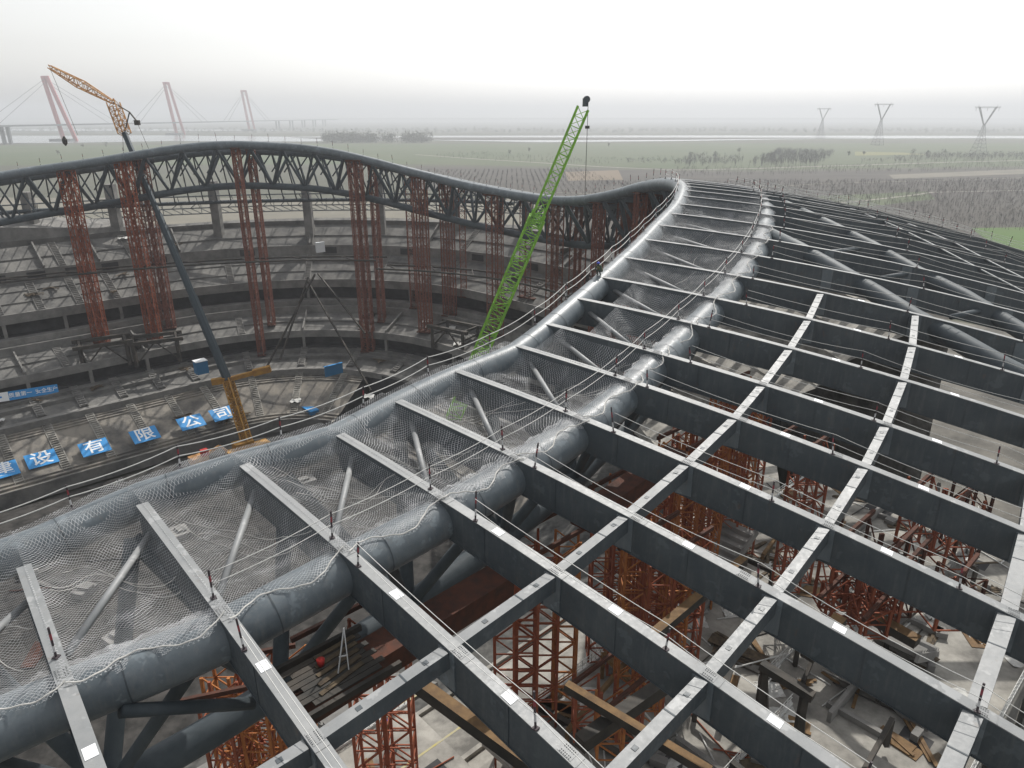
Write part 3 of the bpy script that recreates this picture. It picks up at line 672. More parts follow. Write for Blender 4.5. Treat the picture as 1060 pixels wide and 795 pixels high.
for xt, ms, m, k in ((66, sq4, 'rust', 1), (126, sq4, 'rust', 1), (143, sq4, 'rust3', 6), (243, [(0, -.5), (0, .5)], 'rust3', 0), (258, [(0, -.5), (0, .5)], 'rust3', 6),
                     (366, sq4, 'rust3', 0), (384, [(0, -.5), (0, .5)], 'rust3', 6), (421, [(0, 0)], 'rust3', 10), (434, sq4, 'rust3', 1), (462, sq4, 'rust3', 7),
                     (477, [(0, 0)], 'rust3', 10), (514, [(-1, -.5), (0, -.5), (1, -.5), (0, .5)], 'rust3', 1), (547, [(0, 0), (1, 0)], 'rust3', 7), (575, sq4, 'rust3', 1), (600, sq4, 'rust3', 6), (622, [(-1, -.5), (0, -.5), (1, .5)], 'rust3', 1),
                     (650, sq4, 'rust3', 5), (668, sq4, 'rust3', 1), (684, sq4, 'rustbeam', 4)):
    TW.append((xt, tower(xt, 0, ms, 1.4, m, k)))
for j, (xt, o) in enumerate(TW):
    o['label'] = '%s lattice scaffold tower under the far roof edge, %s from the left' % ('orange-red' if j < 2 else 'dull red', od(j + 1))
# trestles carrying the left towers
for j, (x, lab) in enumerate(((66, 'black steel trestle under the leftmost orange-red tower'), (126, 'black steel trestle under the second orange-red tower'), (514, 'black steel trestle beside the dull red towers right of centre'))):
    idx = [q for q, w in enumerate(towers) if w[0] == x][0]; c, zb = towers[idx][2], towers[idx][3]; n = Ne(towers[idx][1]); tg = V((-n.y, n.x, 0)); nn = V((n.x, n.y, 0))
    off = tg * (0 if j < 2 else 9) - nn * 5
    p = V((c.x, c.y, zb + 1.5)) + off; o = thing('steel_trestle', p - V((0, 0, 4)), lab, 'trestle', 'black steel trestles')
    for sg in (-1, 1):
        q = p + tg * (4.6 * sg); mb = MB(); mb.bar(q - nn * 3, q - nn * 3 - V((0, 0, 5.5)), .7); mb.bar(q + nn * 3, q + nn * 3 - V((0, 0, 3.5)), .7)
        mb.bar(q - nn * 3 - V((0, 0, 5)), p - nn * 3, .3); mb.bar(q - nn * 3 - V((0, 0, 2)), q + nn * 3 - V((0, 0, 2)), .3); mb.build('leg', 'blacksteel', o)
    mb = MB(); 
    for sg in (-1, 1): mb.bar(p - tg * 6 + nn * 3 * sg, p + tg * 6 + nn * 3 * sg, .8, .8)
    mb.bar(p - tg * 4.6 - nn * 3.2, p - tg * 4.6 + nn * 3.2, .5, .5); mb.bar(p + tg * 4.6 - nn * 3.2, p + tg * 4.6 + nn * 3.2, .5, .5); mb.build('deck_frame', 'blacksteel', o)
# tie beams round the towers
n = 0
tsrt = arc(-.35, 1.5, 14)
for j in range(14):
    t0, t1 = tsrt[j], tsrt[j + 1]; zb = -33.5 - (2 if t0 < .5 else 0)
    mb = MB(); q = []
    for k in (-3, 6):
        a = S(t0, k); b = S(t1, k); a.z = zb + (.8 if k < 0 else 0); b.z = a.z; mb.tube([a, b], .22, 6); q.append((a, b))
    mb.tube([q[0][0] * .5 + q[0][1] * .5, q[1][1]], .16, 6)
    tag(mb.build('tie_beam', 'blacksteel'), 'dark tie beams between the scaffold towers, %s pair from the left' % od(14 - j), 'tie beam', 'dark tie beams between the towers')
# raking props in an A shape
ap = at(326, 283, 172); 
for j, (a, b, lab) in enumerate((((326, 284), (275, 382), 'dark raking prop falling left from the peak above the corner tunnel'), ((319, 287), (290, 372), 'shorter dark raking prop beside the one falling left'), ((318, 290), (384, 404), 'long dark raking prop falling right beside the corner tunnel'), ((329, 283), (378, 345), 'upper dark raking prop falling right towards the twin towers'))):
    mb = MB(); A_, B_ = at(*a, 172), at(*b, 165); mb.bar(A_, B_, .34); tag(mb.build('raking_prop', 'blacksteel'), lab, 'prop', 'dark raking props')

# outer ring beam and columns on the far side
mb = MB(); mb.tube([V((S(t, 30).x, S(t, 30).y, -22.0)) for t in arc(.3, 1.9, 60)], .5, 8)
tag(mb.build('outer_ring_beam', 'darksteel', smooth=True), 'dark level ring beam behind the far truss, resting on the columns', 'ring beam')
for j, (x, yt) in enumerate(((24, 0), (110, 0), (216, 0), (313, 0), (391, 0), (471, 0), (545, 0))):
    best = min(arc(-.2, 1.7, 700), key=lambda t: abs(CX + F * S(t, 31).x / S(t, 31).dot(FW) - x)); p = S(best, 31)
    mb = MB(); mb.bar((p.x, p.y, -60), (p.x, p.y, min(-16.5, p.z - 2.5)), 2.2); tag(mb.build('column', 'concrete2'), 'thick grey column behind the far truss, %s from the left' % od(j + 1), 'column', 'thick columns behind the far stand')
# pale outer lattice rails behind the truss
mb = MB()
ts = arc(.05, 1.6, 80)
for k, z in ((30, -20.3), (36, -22.5), (42, -24.7), (48, -27)):
    mb.tube([V((S(t, k).x, S(t, k).y, z)) for t in ts], .16, 4)
o = mb.build('outer_roof_frame', 'steel'); tag(o, 'thin pale lattice of the outer roof frame behind the far truss', 'roof frame')
mb = MB()
for j, t in enumerate(ts[:-1]):
    t2 = ts[j + 1]; f = lambda t, k, z: V((S(t, k).x, S(t, k).y, z))
    a, b, c_, d_ = f(t, 48, -27), f(t2, 42, -24.7), f(t, 36, -22.5), f(t2, 30, -20.3)
    mb.bar(a, b, .16); mb.bar(b, c_ if j % 2 else d_, .16); mb.bar(c_, f(t, 22, -20.8), .16)
    if j % 2: mb.bar(a, a + V((0, 0, 3.4)), .14); mb.bar(a + V((0, 0, 3.4)), c_, .14)
mb.build('lattice', 'steel', o)
mb = MB()
for j, t in enumerate(arc(-.3, 1.55, 60)):                          # struts tying the ring truss to the outer frame
    a = S(t, 4.5, -9.9); b = S(t + .02, 22); b.z = -20.8; mb.bar(S(t, kbt(t), -1.8), V((S(t, 22).x, S(t, 22).y, -20.8 if t > .3 else S(t, 22).z - 3)), .28)
    mb.bar(S(t, kbt(t), -1.8), S(t + .035, kbt(t), -1.8) + V((0, 0, -4.5)), .3); mb.bar(a, S(t + .03, kbt(t), -1.8), .26)
mb.build('tie_struts', 'darksteel', o)

# ------------------------------------------------------------------ cranes
cb = atz(258, 470, -68); cr = thing('mobile_crane', cb, 'mobile crane with dark telescopic boom and tan lattice jib reaching over the far roof', 'crane')
knee = at(236, 394, 158); top = at(129, 138, 166); bend = at(117, 106, 167); tip = at(51, 69, 171)
mb = MB(); mast(mb, cb + V((0, 0, 2.2)), knee, 1.6, 1.1, .14, .12); mast(mb, cb + V((0, 0, 2.2)), knee, 1.0, .9, .10, .10); mb.build('base_boom', 'yellow', cr)
mb = MB(); mb.tube([knee + (top - knee) * q for q in (0, .33, .331, .66, .661, 1)], [1.0, 1.0, .85, .85, .68, .68], 8); mb.build('telescopic_boom', 'blueboom', cr)
mb = MB(); mb.bar(at(219, 395.5, 157), at(236, 393, 158), 1.25); mb.build('guy_arm', 'yellow', cr)
mb = MB(); mb.bar(at(236, 393, 158), at(262, 386, 158.5), .9); mb.bar(at(262, 386, 158.5), at(280, 381.5, 159), 1.35); mb.build('guy_arm', 'yellow', cr)
mb = MB(); mast(mb, top, bend, 2.0, 1.4, .12, .07); mast(mb, bend, tip, 1.9, 1.5, .10, .06, taper=1.2); mb.build('fly_jib', 'jib', cr)
mb = MB(); a = at(134, 116, 166); mb.bar(bend, a, .2); mb.bar(top, a, .2); mb.bar(a, at(142, 126, 166), .25); mb.box(at(142, 127, 166), 1.1, .8, 1.1); mb.build('jib_mast', 'blacksteel', cr)
mb = MB(); mb.tube([tip, V((at(66, 140, 171).x, tip.y, at(66, 140, 171).z))], .05, 4); mb.tube([at(142, 127, 166), at(160, 168, 163)], .05, 4); mb.tube([top - V((.5, 0, 0)), at(128, 160, 163)], .05, 4); mb.build('hoist_rope', 'blacksteel', cr)
mb = MB(); h = at(66, 141, 171); mb.tube([h, h - V((0, 0, .8)), h - V((0, 0, 1.6)), h - V((0, 0, 2.2))], [.15, .6, .55, .1], 8); mb.build('hook', 'blacksteel', cr)
mb = MB(); mb.box(cb + V((0, 0, 1.2)), 9, 2.6, 1.3, ET); mb.box(cb + V((-1, 0, 2.4)), 4, 2.4, 1.3, ET); mb.build('carrier', 'yellow', cr)
for sx in (-4.5, -2.5, 2.5, 4.5):
    for sy in (-1.5, 1.5):
        p = cb + V((EU.x * sx + EV.x * sy, EU.y * sx + EV.y * sy, .6)); mb = MB(); mb.tube([p - V((EV.x, EV.y, 0)) * .25, p + V((EV.x, EV.y, 0)) * .25], .6, 12); mb.build('wheel', 'blacksteel', cr)
for q in range(40):
    u, v = rc.uniform(-30, 45), rc.uniform(-25, 30); c = bpt(u, v, -67.9); a = rc.uniform(0, 3.1); mb = MB()
    if q % 3: 
        for e in range(rc.randint(2, 5)): mb.tube([c + V((e * .3, 0, .1)), c + V((e * .3 + math.cos(a) * 5, math.sin(a) * 5, .12))], .09, 5)
        tag(mb.build('pipe_bundle', 'concrete' if q % 2 else 'rustbeam'), '%s pipe bundle lying on the dark field below the nets' % ('grey' if q % 2 else 'rusty'), 'pipes', '%s pipe bundles on the field' % ('grey' if q % 2 else 'rusty'))
    else:
        mb.box(c + V((0, 0, .5)), rc.uniform(2, 5), rc.uniform(1.5, 3), 1, a); mb.box(c + V((.2, .1, 1.2)), 2, 1.3, .4, a + .1); tag(mb.build('material_stack', 'concrete2'), 'grey material stack on the dark field below the nets', 'stack', 'grey stacks on the field')
# second yellow machine beside the field wall
ep = atz(206, 478, -67); ex = thing('excavator', ep - V((0, 0, 1)), 'small orange-yellow excavator with a red part on the dark field below the panels', 'excavator')
mb = MB(); mb.box(ep + V((0, 0, .6)), 3.4, 2.4, 1.5, .8); mb.build('body', 'jib', ex)
mb = MB(); mb.box(ep + V((1.2, .5, 1.9)), 1.4, 1.2, 1.3, .8); mb.build('cab', 'red', ex)
mb = MB(); mb.bar(ep + V((1, 1, 1)), ep + V((3.6, 2.6, 2.4)), .5); mb.bar(ep + V((3.6, 2.6, 2.4)), ep + V((5.2, 3.6, .2)), .4); mb.build('arm', 'jib', ex)
mb = MB()
for sg in (-1, 1): mb.box(ep + V((sg * .8, -sg * .8, -.5)), 3.6, .6, .9, .8)
mb.build('track', 'blacksteel', ex)
# green crawler crane
G = atz(460, 455, -66); T = at(606, 106, 128); gc = thing('crawler_crane', (G.x, G.y, -68), 'green lattice boom crane rising from the field past the near roof edge', 'crane')
mb = MB(); split = G + (T - G) * .70
mast(mb, G, split, 2.9, 1.7, .16, .10); mb.build('lower_boom', 'green', gc)
mb = MB(); mast(mb, split, T - (T - G).normalized() * 1.0, 2.0, 1.7, .15, .07); mb.build('upper_boom', 'green', gc)
mb = MB(); mast(mb, split - (T - G).normalized() * 1.6, split + (T - G).normalized() * 1.0, 2.5, .8, .12, .1); mb.build('boom_joint', 'green', gc)
mb = MB(); mb.box(T, .7, .9, 1.4, .4); mb.tube([T + V((.2, -.6, .5)), T + V((.2, .6, .5))], .6, 12); mb.build('boom_head', 'darksteel', gc)
mb = MB(); tb = T + V((.5, 0, 0)); mb.tube([tb, V((tb.x, tb.y, -14))], .05, 4); mb.box(V((tb.x, tb.y, tb.z - 4.2)), .8, .3, .5); mb.build('hoist_rope', 'blacksteel', gc)
mb = MB(); mb.box(G + V((-2, -2, .8)), 7, 3, 2.6, .8); mb.build('house', 'darksteel', gc)
for sg in (-1, 1):
    mb = MB(); mb.box(V((G.x - sg * 2.6, G.y + sg * 2.6, -67.2)), 9, 1.4, 1.5, .8); mb.build('track', 'blacksteel', gc)
# ------------------------------------------------------------------ under the near roof
near = []
def near_tower(px, py, masts, w, m, lab, zt=None, zb=None, sep=2.0, D=None, ang=ET, plate=True):
    # column through the point seen at (px, py) on height zt
    c = atz(px, py, zt); rel = V((c.x, c.y)) - EC; z0 = bowl_z(rel.dot(EV), rel.dot(EU))[0] if zb is None else zb
    o = thing('scaffold_tower', (c.x, c.y, z0), lab, 'scaffold tower', 'lattice towers under the near roof')
    for q, (a, b) in enumerate(masts):
        p = V((c.x, c.y)) + V((math.cos(ang), math.sin(ang))) * (a * sep) + V((-math.sin(ang), math.cos(ang))) * (b * sep); mb = MB()
        mast(mb, (p.x, p.y, z0 + .2), (p.x, p.y, zt), w, w * .9, .085, .05); mb.build('mast', m[q % len(m)], o)
    if plate:
        mb = MB()
        for sx in (-1, 1): mb.bar(V((c.x, c.y, zt + .25)) + V((math.cos(ang), math.sin(ang), 0)) * (-3.4) + V((-math.sin(ang), math.cos(ang), 0)) * sx * 1.4, V((c.x, c.y, zt + .25)) + V((math.cos(ang), math.sin(ang), 0)) * 3.4 + V((-math.sin(ang), math.cos(ang), 0)) * sx * 1.4, .22, .3)
        mb.build('head_beam', 'rustbeam', o)
    return o
g6 = [(-1, -.5), (0, -.5), (1, -.5), (-1, .5), (0, .5), (1, .5)]
near_tower(556, 560, g6[:4] + [(0, .5)], 1.6, ['rust', 'rust', 'rust2'], 'orange-red lattice tower cluster in the gap below the fifth girder', -27)
near_tower(655, 500, g6, 1.6, ['rust', 'rust2', 'rust'], 'large orange and ochre lattice tower cluster below the sixth girder', -26)
near_tower(720, 450, g6, 1.6, ['rust2', 'rust', 'rust2'], 'ochre and red lattice tower cluster seen between the sixth and seventh girders', -25)
near_tower(770, 400, g6, 1.6, ['rust', 'rust2'], 'lattice tower cluster seen between the seventh and eighth girders', -24)
near_tower(245, 700, sq4 + [(1.5, .5), (1.5, -.5)], 1.6, ['rust', 'rust2', 'rust2'], 'orange and ochre lattice tower at the bottom left below the outer tube', -31, ang=.3)
near_tower(372, 650, [(0, 0), (1.1, 0)], 1.5, ['rust'], 'red lattice tower with crossed bars beside the work platform', -27)
near_tower(640, 700, g6[:4], 1.6, ['rust2', 'rust'], 'ochre lattice tower low in the gap right of the fourth girder', -34, sep=1.9)
near_tower(905, 560, sq4, 1.9, ['rust', 'rustbeam'], 'dark red open lattice tower in the gap below the seventh girder at right', -26, sep=2.6)
near_tower(968, 590, sq4[:3], 1.9, ['rust', 'rustbeam'], 'dark red open lattice tower nearest the lower right corner of the grid', -27, sep=2.4)
near_tower(985, 500, sq4[:3], 1.8, ['rust', 'rustbeam'], 'dark red lattice tower between the eighth and ninth girders at right', -25, sep=2.4)
near_tower(893, 610, sq4, 1.7, ['rust'], 'short red lattice tower on a wide pink-red foot between the sixth and seventh girders', -29, sep=1.9)
near_tower(830, 455, sq4[:2], 1.7, ['rust'], 'slim red lattice tower beside the stairs in the middle of the grid', -25)
near_tower(690, 560, g6[:5], 1.6, ['rust', 'rust2'], 'tall red and ochre tower cluster between the fifth and sixth girders', -27)
# heavy rusty transfer beams
for j, (a, b, w, h, m, lab) in enumerate((((300, 735, 29), (520, 600, 38), 1.7, 1.2, 'rustbeam', 'wide rusty box beam lying under the third and fourth girders'),
        ((432, 708, 30), (600, 830, 26), .5, .6, 'ochrebeam', 'ochre timber-faced beam crossing the gap at the bottom centre'),
        ((586, 710, 38), (735, 800, 34), .45, .5, 'ochrebeam', 'ochre beam at the foot of the lattice towers, bottom centre'),
        ((600, 770, 36), (700, 700, 40), .7, .8, 'blacksteel', 'dark beam crossing under the ochre lattice towers'),
        ((600, 540, 45), (700, 470, 52), 1.6, 1.0, 'rustbeam', 'rusty box beam seen between the fifth and sixth girders'),
        ((770, 560 + 20, 50), (650, 640 + 40, 42), .6, .6, 'ochrebeam', 'ochre beam behind the large tower cluster'),
        ((905, 640, 46), (950, 665, 44), .8, .6, 'ochrebeam', 'ochre beam end beside the pink-red tower foot'),
        ((835, 620 + 60, 42), (870, 640, 44), .8, .5, 'ochrebeam', 'short ochre beam lying on the slab at right'))):
    mb = MB(); mb.bar(at(*a), at(*b), w, h); mb.mi = [0, 0, 0, 0, 1, 0]; o = mb.build('transfer_beam', ['blacksteel' if m == 'ochrebeam' else m, m]); tag(o, lab, 'beam', 'beams lying below the near roof')
# black trestle lower right
o = thing('steel_trestle', at(815, 720, 46) - V((0, 0, 4)), 'black steel trestle standing on the slab in the lower right of the grid', 'trestle')
A_, B_ = at(788, 688, 43), at(842, 722, 41)
mb = MB(); mb.bar(A_, B_, .55, .5); mb.build('head_beam', 'blacksteel', o)
for q in (.08, .85):
    p = A_ + (B_ - A_) * q; mb = MB(); mb.bar(p, p - V((0, 0, 7)), .4); mb.bar(p - V((0, 0, .1)), p + V((2, 3.2, -7)), .3); mb.build('leg', 'blacksteel', o)
# concourse slabs with rails below the near girders, a few steps apart
slab = [  # u0,u1,v0,v1,z
    (-16, 9, -104, -70, -44.6, 'pale concourse slab with a yellow line, at the bottom centre'),
    (9.5, 29, -106, -79, -42.0, 'pale concourse slab strewn with boards under the large tower cluster'),
    (29.5, 52, -104, -75, -42.6, 'pale concourse slab seen through the right half of the grid'),
    (52.5, 70, -104, -76, -41.8, 'far pale slab littered with rubble, near the right edge of the grid'),
    (-46, -17, -92, -50, -50.5, 'stained grey slab at the bottom left below the outer tube')]
for j, (u0, u1, v0, v1, z, lab) in enumerate(slab):
    cxy = bpt((u0 + u1) / 2, (v0 + v1) / 2, z); mb = MB(); mb.box(cxy - V((0, 0, .2)), u1 - u0, v1 - v0, .4, ET)
    o = mb.build('concourse_slab', 'concnear' if j < 4 else 'concrete3'); tag(o, lab, 'slab', 'concourse slabs')
    for e, vv in enumerate((v0 + .3, v1 - .3, (v0 + v1) / 2)):
        if j == 4: break
        mb = MB()
        for hh in (.35, .7, 1.05): mb.bar(bpt(u0, vv, z + hh), bpt(u1, vv, z + hh), .045)
        u = u0
        while u < u1: mb.bar(bpt(u, vv, z), bpt(u, vv, z + 1.1), .05); u += .55
        mb.bar(bpt(u0, vv, z + .12), bpt(u1, vv, z + .12), .25, .24); mb.build('railing', 'rope', o)
    if j < 4:
        u = u0 + 2
        while u < u1 - 2:                                          # upstand beams and dark floor openings of an unfinished deck
            vv = random.uniform(v0 + 3, v1 - 6); mb = MB(); L_ = random.uniform(4, 9); mb.bar(bpt(u, vv, z + .25), bpt(u, min(vv + L_, v1 - .5), z + .25), .4, .5); mb.build('upstand_beam', 'concrete2' if random.random() < .5 else 'concnear', o)
            if random.random() < .6:
                a_, b_ = random.uniform(1, 2.4), random.uniform(1, 3); vq = random.uniform(v0 + 2, v1 - 4); mb = MB(); mb.add([bpt(u + .8, vq, z + .006), bpt(u + .8 + a_, vq, z + .006), bpt(u + .8 + a_, vq + b_, z + .006), bpt(u + .8, vq + b_, z + .006)], [(0, 1, 2, 3)]); mb.build('floor_opening', 'recess', o)
            u += random.uniform(3, 5.5)
        for vq in (v0 + 9, v0 + 18):
            if vq < v1 - 3: mb = MB(); mb.bar(bpt(u0 + .5, vq, z + .5), bpt(u0 + (u1 - u0) * random.uniform(.4, .8), vq, z + .5), .3, 1.0); mb.build('low_wall', 'concrete2', o)
    # columns down
    for uu in (u0 + 1, u1 - 1):
        mb = MB(); mb.bar(bpt(uu, v0 + 1, z - .4), bpt(uu, v0 + 1, -66), .8); mb.build('support_column', 'concrete2', o)
mb = MB(); mb.bar(bpt(-13, -70, -44.59), bpt(11, -70, -44.59), .18, .01); mb.bar(bpt(-13, -75, -44.59), bpt(11, -75, -44.59), .18, .01)
o = mb.build('floor_marking', 'lineyellow'); o['kind'] = 'structure'
# stair flights
def flight(p, d, n, w, rise, lab):
    o = MB(); s_ = V((-d.y, d.x, 0))
    for k in range(n): c = p + d * (k * .8) + V((0, 0, k * rise)); o.bar(c - s_ * w / 2, c + s_ * w / 2, .8, rise)
    for sg in (-1, 1): o.bar(p + s_ * sg * w / 2 + V((0, 0, -.3)), p + s_ * sg * w / 2 + d * (n * .8) + V((0, 0, n * rise - .3)), .25, .8)
    tag(o.build('stair_flight', 'concrete2'), lab, 'stairs', 'concrete stair flights')
eu = V((EU.x, EU.y, 0)); ev = V((EV.x, EV.y, 0))
flight(bpt(33, -80, -42.4), eu, 12, 3, .42, 'sawtooth concrete stair flight left of the middle row of cross beams')
flight(bpt(36, -100, -42.5), ev, 11, 3, .42, 'concrete stair flight at the lower right behind the black trestle')
flight(bpt(44, -96, -42.5), -eu, 8, 4, .45, 'wide stepped stand piece at the lower right')
flight(bpt(-6, -60, -50), -ev, 14, 6, .42, 'stepped concrete by the bottom centre slab')
flight(bpt(8, -56, -52), -ev, 18, 8, .42, 'wide stepped concrete under the fifth girder')
# debris: individual boards, pipes and sheets lying on the slabs
kinds = ['wood', 'ochrebeam', 'concrete2', 'rope', 'rope', 'concrete2', 'white', 'blacksteel', 'rust']
cnt = {}
nm_of = {'wood': ('plank', 'brown plank'), 'ochrebeam': ('plank', 'ochre board'), 'concrete2': ('concrete_block', 'grey block'), 'rope': ('pipe', 'pale pipe'), 'white': ('plastic_sheet', 'white sheet'), 'blacksteel': ('steel_bar', 'dark steel bar'), 'rust': ('steel_bar', 'red steel bar')}
pname = ['bottom centre slab', 'slab under the large tower cluster', 'slab in the right half of the grid', 'far slab by the right edge of the grid', 'stained slab at the bottom left']
for q in range(360):
    s_ = slab[random.choice([0, 0, 1, 1, 1, 2, 2, 2, 3, 3, 4])]; si = slab.index(s_); kd = random.choice(kinds)
    u, v = random.uniform(s_[0] + 1, s_[1] - 1), random.uniform(s_[2] + 1, s_[3] - 1); a = random.uniform(0, 3.14); mb = MB()
    L = random.uniform(1.5, 5); c = bpt(u, v, s_[4])
    if kd in ('wood', 'ochrebeam'):
        for e in range(random.randint(1, 4)): mb.box(c + V((random.uniform(-.4, .4), random.uniform(-.4, .4), .04 + e * .07)), L, random.choice([.25, .3, 1.2]), .06, a + random.uniform(-.15, .15))
    elif kd == 'concrete2': mb.box(c + V((0, 0, .3)), random.uniform(.5, 1.4), random.uniform(.4, 1.2), .6, a)
    elif kd == 'white': mb.grid([[c + V((i * .5, j * .5, .06 + .12 * nz(i + q, j))) for j in range(4)] for i in range(5)])
    else: mb.tube([c + V((0, 0, .06)), c + V((math.cos(a) * L * 1.4, math.sin(a) * L * 1.4, .1))], .06, 6)
    key = (kd, si); cnt[key] = cnt.get(key, 0) + 1
    g = '%ss littering the %s' % (nm_of[kd][1], pname[si])
    tag(mb.build(nm_of[kd][0], 'sheetw' if kd == 'white' else kd), '%s littering the %s' % (nm_of[kd][1], pname[si]), nm_of[kd][0].replace('_', ' '), g)
sp = {}
for q in range(28):
    s_ = slab[random.choice([0, 1, 1, 2, 2, 3])]; u, v = random.uniform(s_[0] + 1, s_[1] - 2), random.uniform(s_[2] + 3, s_[3] - 3); a = random.choice([0, math.pi / 2]) + random.uniform(-.35, .35); L = random.uniform(4, 10)
    z1, z2 = s_[4] + random.uniform(.3, 3), s_[4] + random.uniform(.2, 4); c = bpt(u, v, z1); e = V((c.x + math.cos(a + ET) * L, c.y + math.sin(a + ET) * L, z2)); kd = random.choice(['ochrebeam', 'blacksteel', 'blacksteel', 'rope', 'rope']); mb = MB()
    if kd == 'rope': mb.tube([c, e], .07, 6); nm = 'scaffold_pipe'
    else: mb.bar(c, e, random.choice([.3, .45]), .4); nm = 'loose_beam'
    if kd != 'rope':
        mb.bar(c - V((0, 0, z1 - s_[4])), c, .3); mb.bar(e - V((0, 0, z2 - s_[4])), e, .3)
    w_ = {'ochrebeam': 'ochre beam', 'blacksteel': 'black beam', 'rustbeam': 'rusty beam', 'rope': 'pale scaffold pipe'}[kd]; si = slab.index(s_)
    tag(mb.build(nm, kd), '%s propped above the %s' % (w_, pname[si]), 'beam' if kd != 'rope' else 'pipe', '%ss propped above the %s' % (w_, pname[si]))
# work platform with bucket under the near tube
wp = at(345, 690, 30); o = thing('work_platform', wp - V((0, 0, .3)), 'wooden work platform hung below the outer tube at the bottom left', 'work platform')
mb = MB()
for e in range(8): mb.bar(wp + eu * (-1.6 - .4 * (e % 3)) + ev * (e * .32 - 1.3), wp + eu * (1.5 + .35 * (e % 2)) + ev * (e * .32 - 1.3), .28, .06)
mb.build('plank_deck', 'blacksteel', o)
for e in range(5):
    mb = MB(); mb.bar(wp + eu * (-1.2 + e * .2) + ev * (e * .5 - 1.1) + V((0, 0, .06)), wp + eu * (1.0 + e * .15) + ev * (e * .42 - .7) + V((0, 0, .07)), .22, .05); mb.build('loose_plank', 'wood', o)
mb = MB(); mb.bar(wp + eu * -2.3 - ev * 1.6 - V((0, 0, .2)), wp + eu * 2.3 - ev * 1.6 - V((0, 0, .2)), .2, .3); mb.bar(wp + eu * -2.3 + ev * 1.6 - V((0, 0, .2)), wp + eu * 2.3 + ev * 1.6 - V((0, 0, .2)), .2, .3); mb.build('frame', 'blacksteel', o)
bk = at(329, 660, 29.5); bk = V((bk.x, bk.y, wp.z + .03)); mb = MB(); mb.tube([bk, bk + V((0, 0, .32))], [.13, .18], 14, caps=True); tag(mb.build('bucket', 'red', smooth=True), 'red bucket on the work platform', 'bucket')
mb = MB(); l0 = at(358, 700, 29)
for a_, b_ in (((350, 697), (356, 650)), ((361, 693), (356, 650)), ((351, 680), (360, 678))): mb.bar(at(*a_, 29.5), at(*b_, 29.5), .045)
tag(mb.build('step_ladder', 'postwhite'), 'banded trestle ladder standing right of the red bucket', 'ladder')
# big lower tubes seen bottom left
mb = MB(); mb.tube([at(125, 736, 27), at(262, 728, 31)], .28, 10)
tag(mb.build('strut_tube', 'darksteel', smooth=True), 'dark level strut below the outer tube at the bottom left', 'steel tube')
c = bpt(6, -72, -44.6); worker(c, 'worker in dark blue standing on the slab below the fourth girder', 'stand', 1.0)

# ------------------------------------------------------------------ ground and landscape
gm = mat('ground_plain', (.05, .052, .033), .95, 0, col2=(.075, .078, .05), scale=.004, detail=8)
mb = MB(); mb.grid([[V((x, y, -68.6)) for x in (-16000, 16000)] for y in (30000, -2000)]); struct(mb.build('ground', gm, base=(0, 0, -68.6)))
def sheet(name, pts, z, m):
    mb = MB(); mb.add([V((x, y, z)) for x, y in pts], [tuple(range(len(pts)))]); o = mb.build(name, m); return struct(o)
def sheetpx(name, pts, z, m): return sheet(name, [(atz(x, y, z).x, atz(x, y, z).y) for x, y in pts], z, m)
mb = MB(); mb.add([bpt(u, v, -67.98) for u, v in ((-64, -38), (64, -38), (64, 38), (-64, 38))], [(0, 1, 2, 3)]); struct(mb.build('field', 'dirt'))
sand = mat('sandy_ground', (.17, .155, .12), .95, 0, col2=(.12, .115, .09), scale=.02, detail=10)
brownf = mat('brown_field', (.034, .03, .024), .95, 0, col2=(.06, .053, .042), scale=.03, detail=12, aniso=(.3, 1, 1))
greenf = mat('green_field', (.05, .075, .025), .95, 0, col2=(.07, .085, .038), scale=.006, detail=8)
greenb = mat('bright_green_field', (.05, .115, .012), .95, 0, col2=(.065, .11, .022), scale=.02, detail=8)
road = mat('pale_road', (.24, .22, .19), .9)
sheetpx('sandy_ground', [(-200, 236), (560, 246), (640, 212), (560, 206), (-200, 204)], -68.5, sand)
sheetpx('brown_field', [(430, 172), (760, 178), (1200, 172), (1500, 330), (600, 330), (560, 206), (430, 196)], -68.45, brownf)
sheetpx('green_field', [(-200, 152), (300, 149), (1400, 148), (1400, 167), (780, 176), (430, 170), (-200, 172)], -68.5, greenf)
sheetpx('green_field', [(1005, 236), (1300, 232), (1400, 300), (1040, 262)], -68.38, greenb)
sheetpx('green_field', [(845, 203), (960, 198), (968, 206), (880, 216)], -68.38, greenf)
sheetpx('dirt_lot', [(585, 178), (640, 176), (645, 186), (588, 187)], -68.35, mat('orange_dirt', (.15, .115, .075), .95))
sheetpx('dirt_lot', [(920, 181), (1060, 175), (1060, 180), (925, 185)], -68.35, sand)
sheetpx('grass_patch', [(885, 157), (935, 158), (960, 160), (885, 161)], -68.3, mat('yellow_crop', (.15, .15, .05), .95))
def ribbon(name, pts, z, m, w0):
    P = [atz(x, y, z) for x, y in pts]; mb = MB(); L = []; Rr = []
    for i, p in enumerate(P):
        d = (P[min(i + 1, len(P) - 1)] - P[max(i - 1, 0)]).normalized(); n_ = V((-d.y, d.x, 0)); L.append([p - n_ * w0 / 2, p + n_ * w0 / 2])
    mb.grid(L); return struct(mb.build(name, m))
ribbon('road', [(430, 160), (500, 165), (560, 168.5), (620, 172.5), (700, 176), (781, 174.5), (850, 172), (890, 171), (980, 168), (1060, 166), (1300, 160)], -68.2, road, 9)
ribbon('path', [(560, 199), (640, 201), (760, 196), (850, 190), (960, 187), (1060, 184), (1200, 180)], -68.2, sand, 5)
ribbon('path', [(870, 210), (910, 206), (945, 202), (965, 199), (1060, 197)], -68.2, road, 4)
wz = -68.1
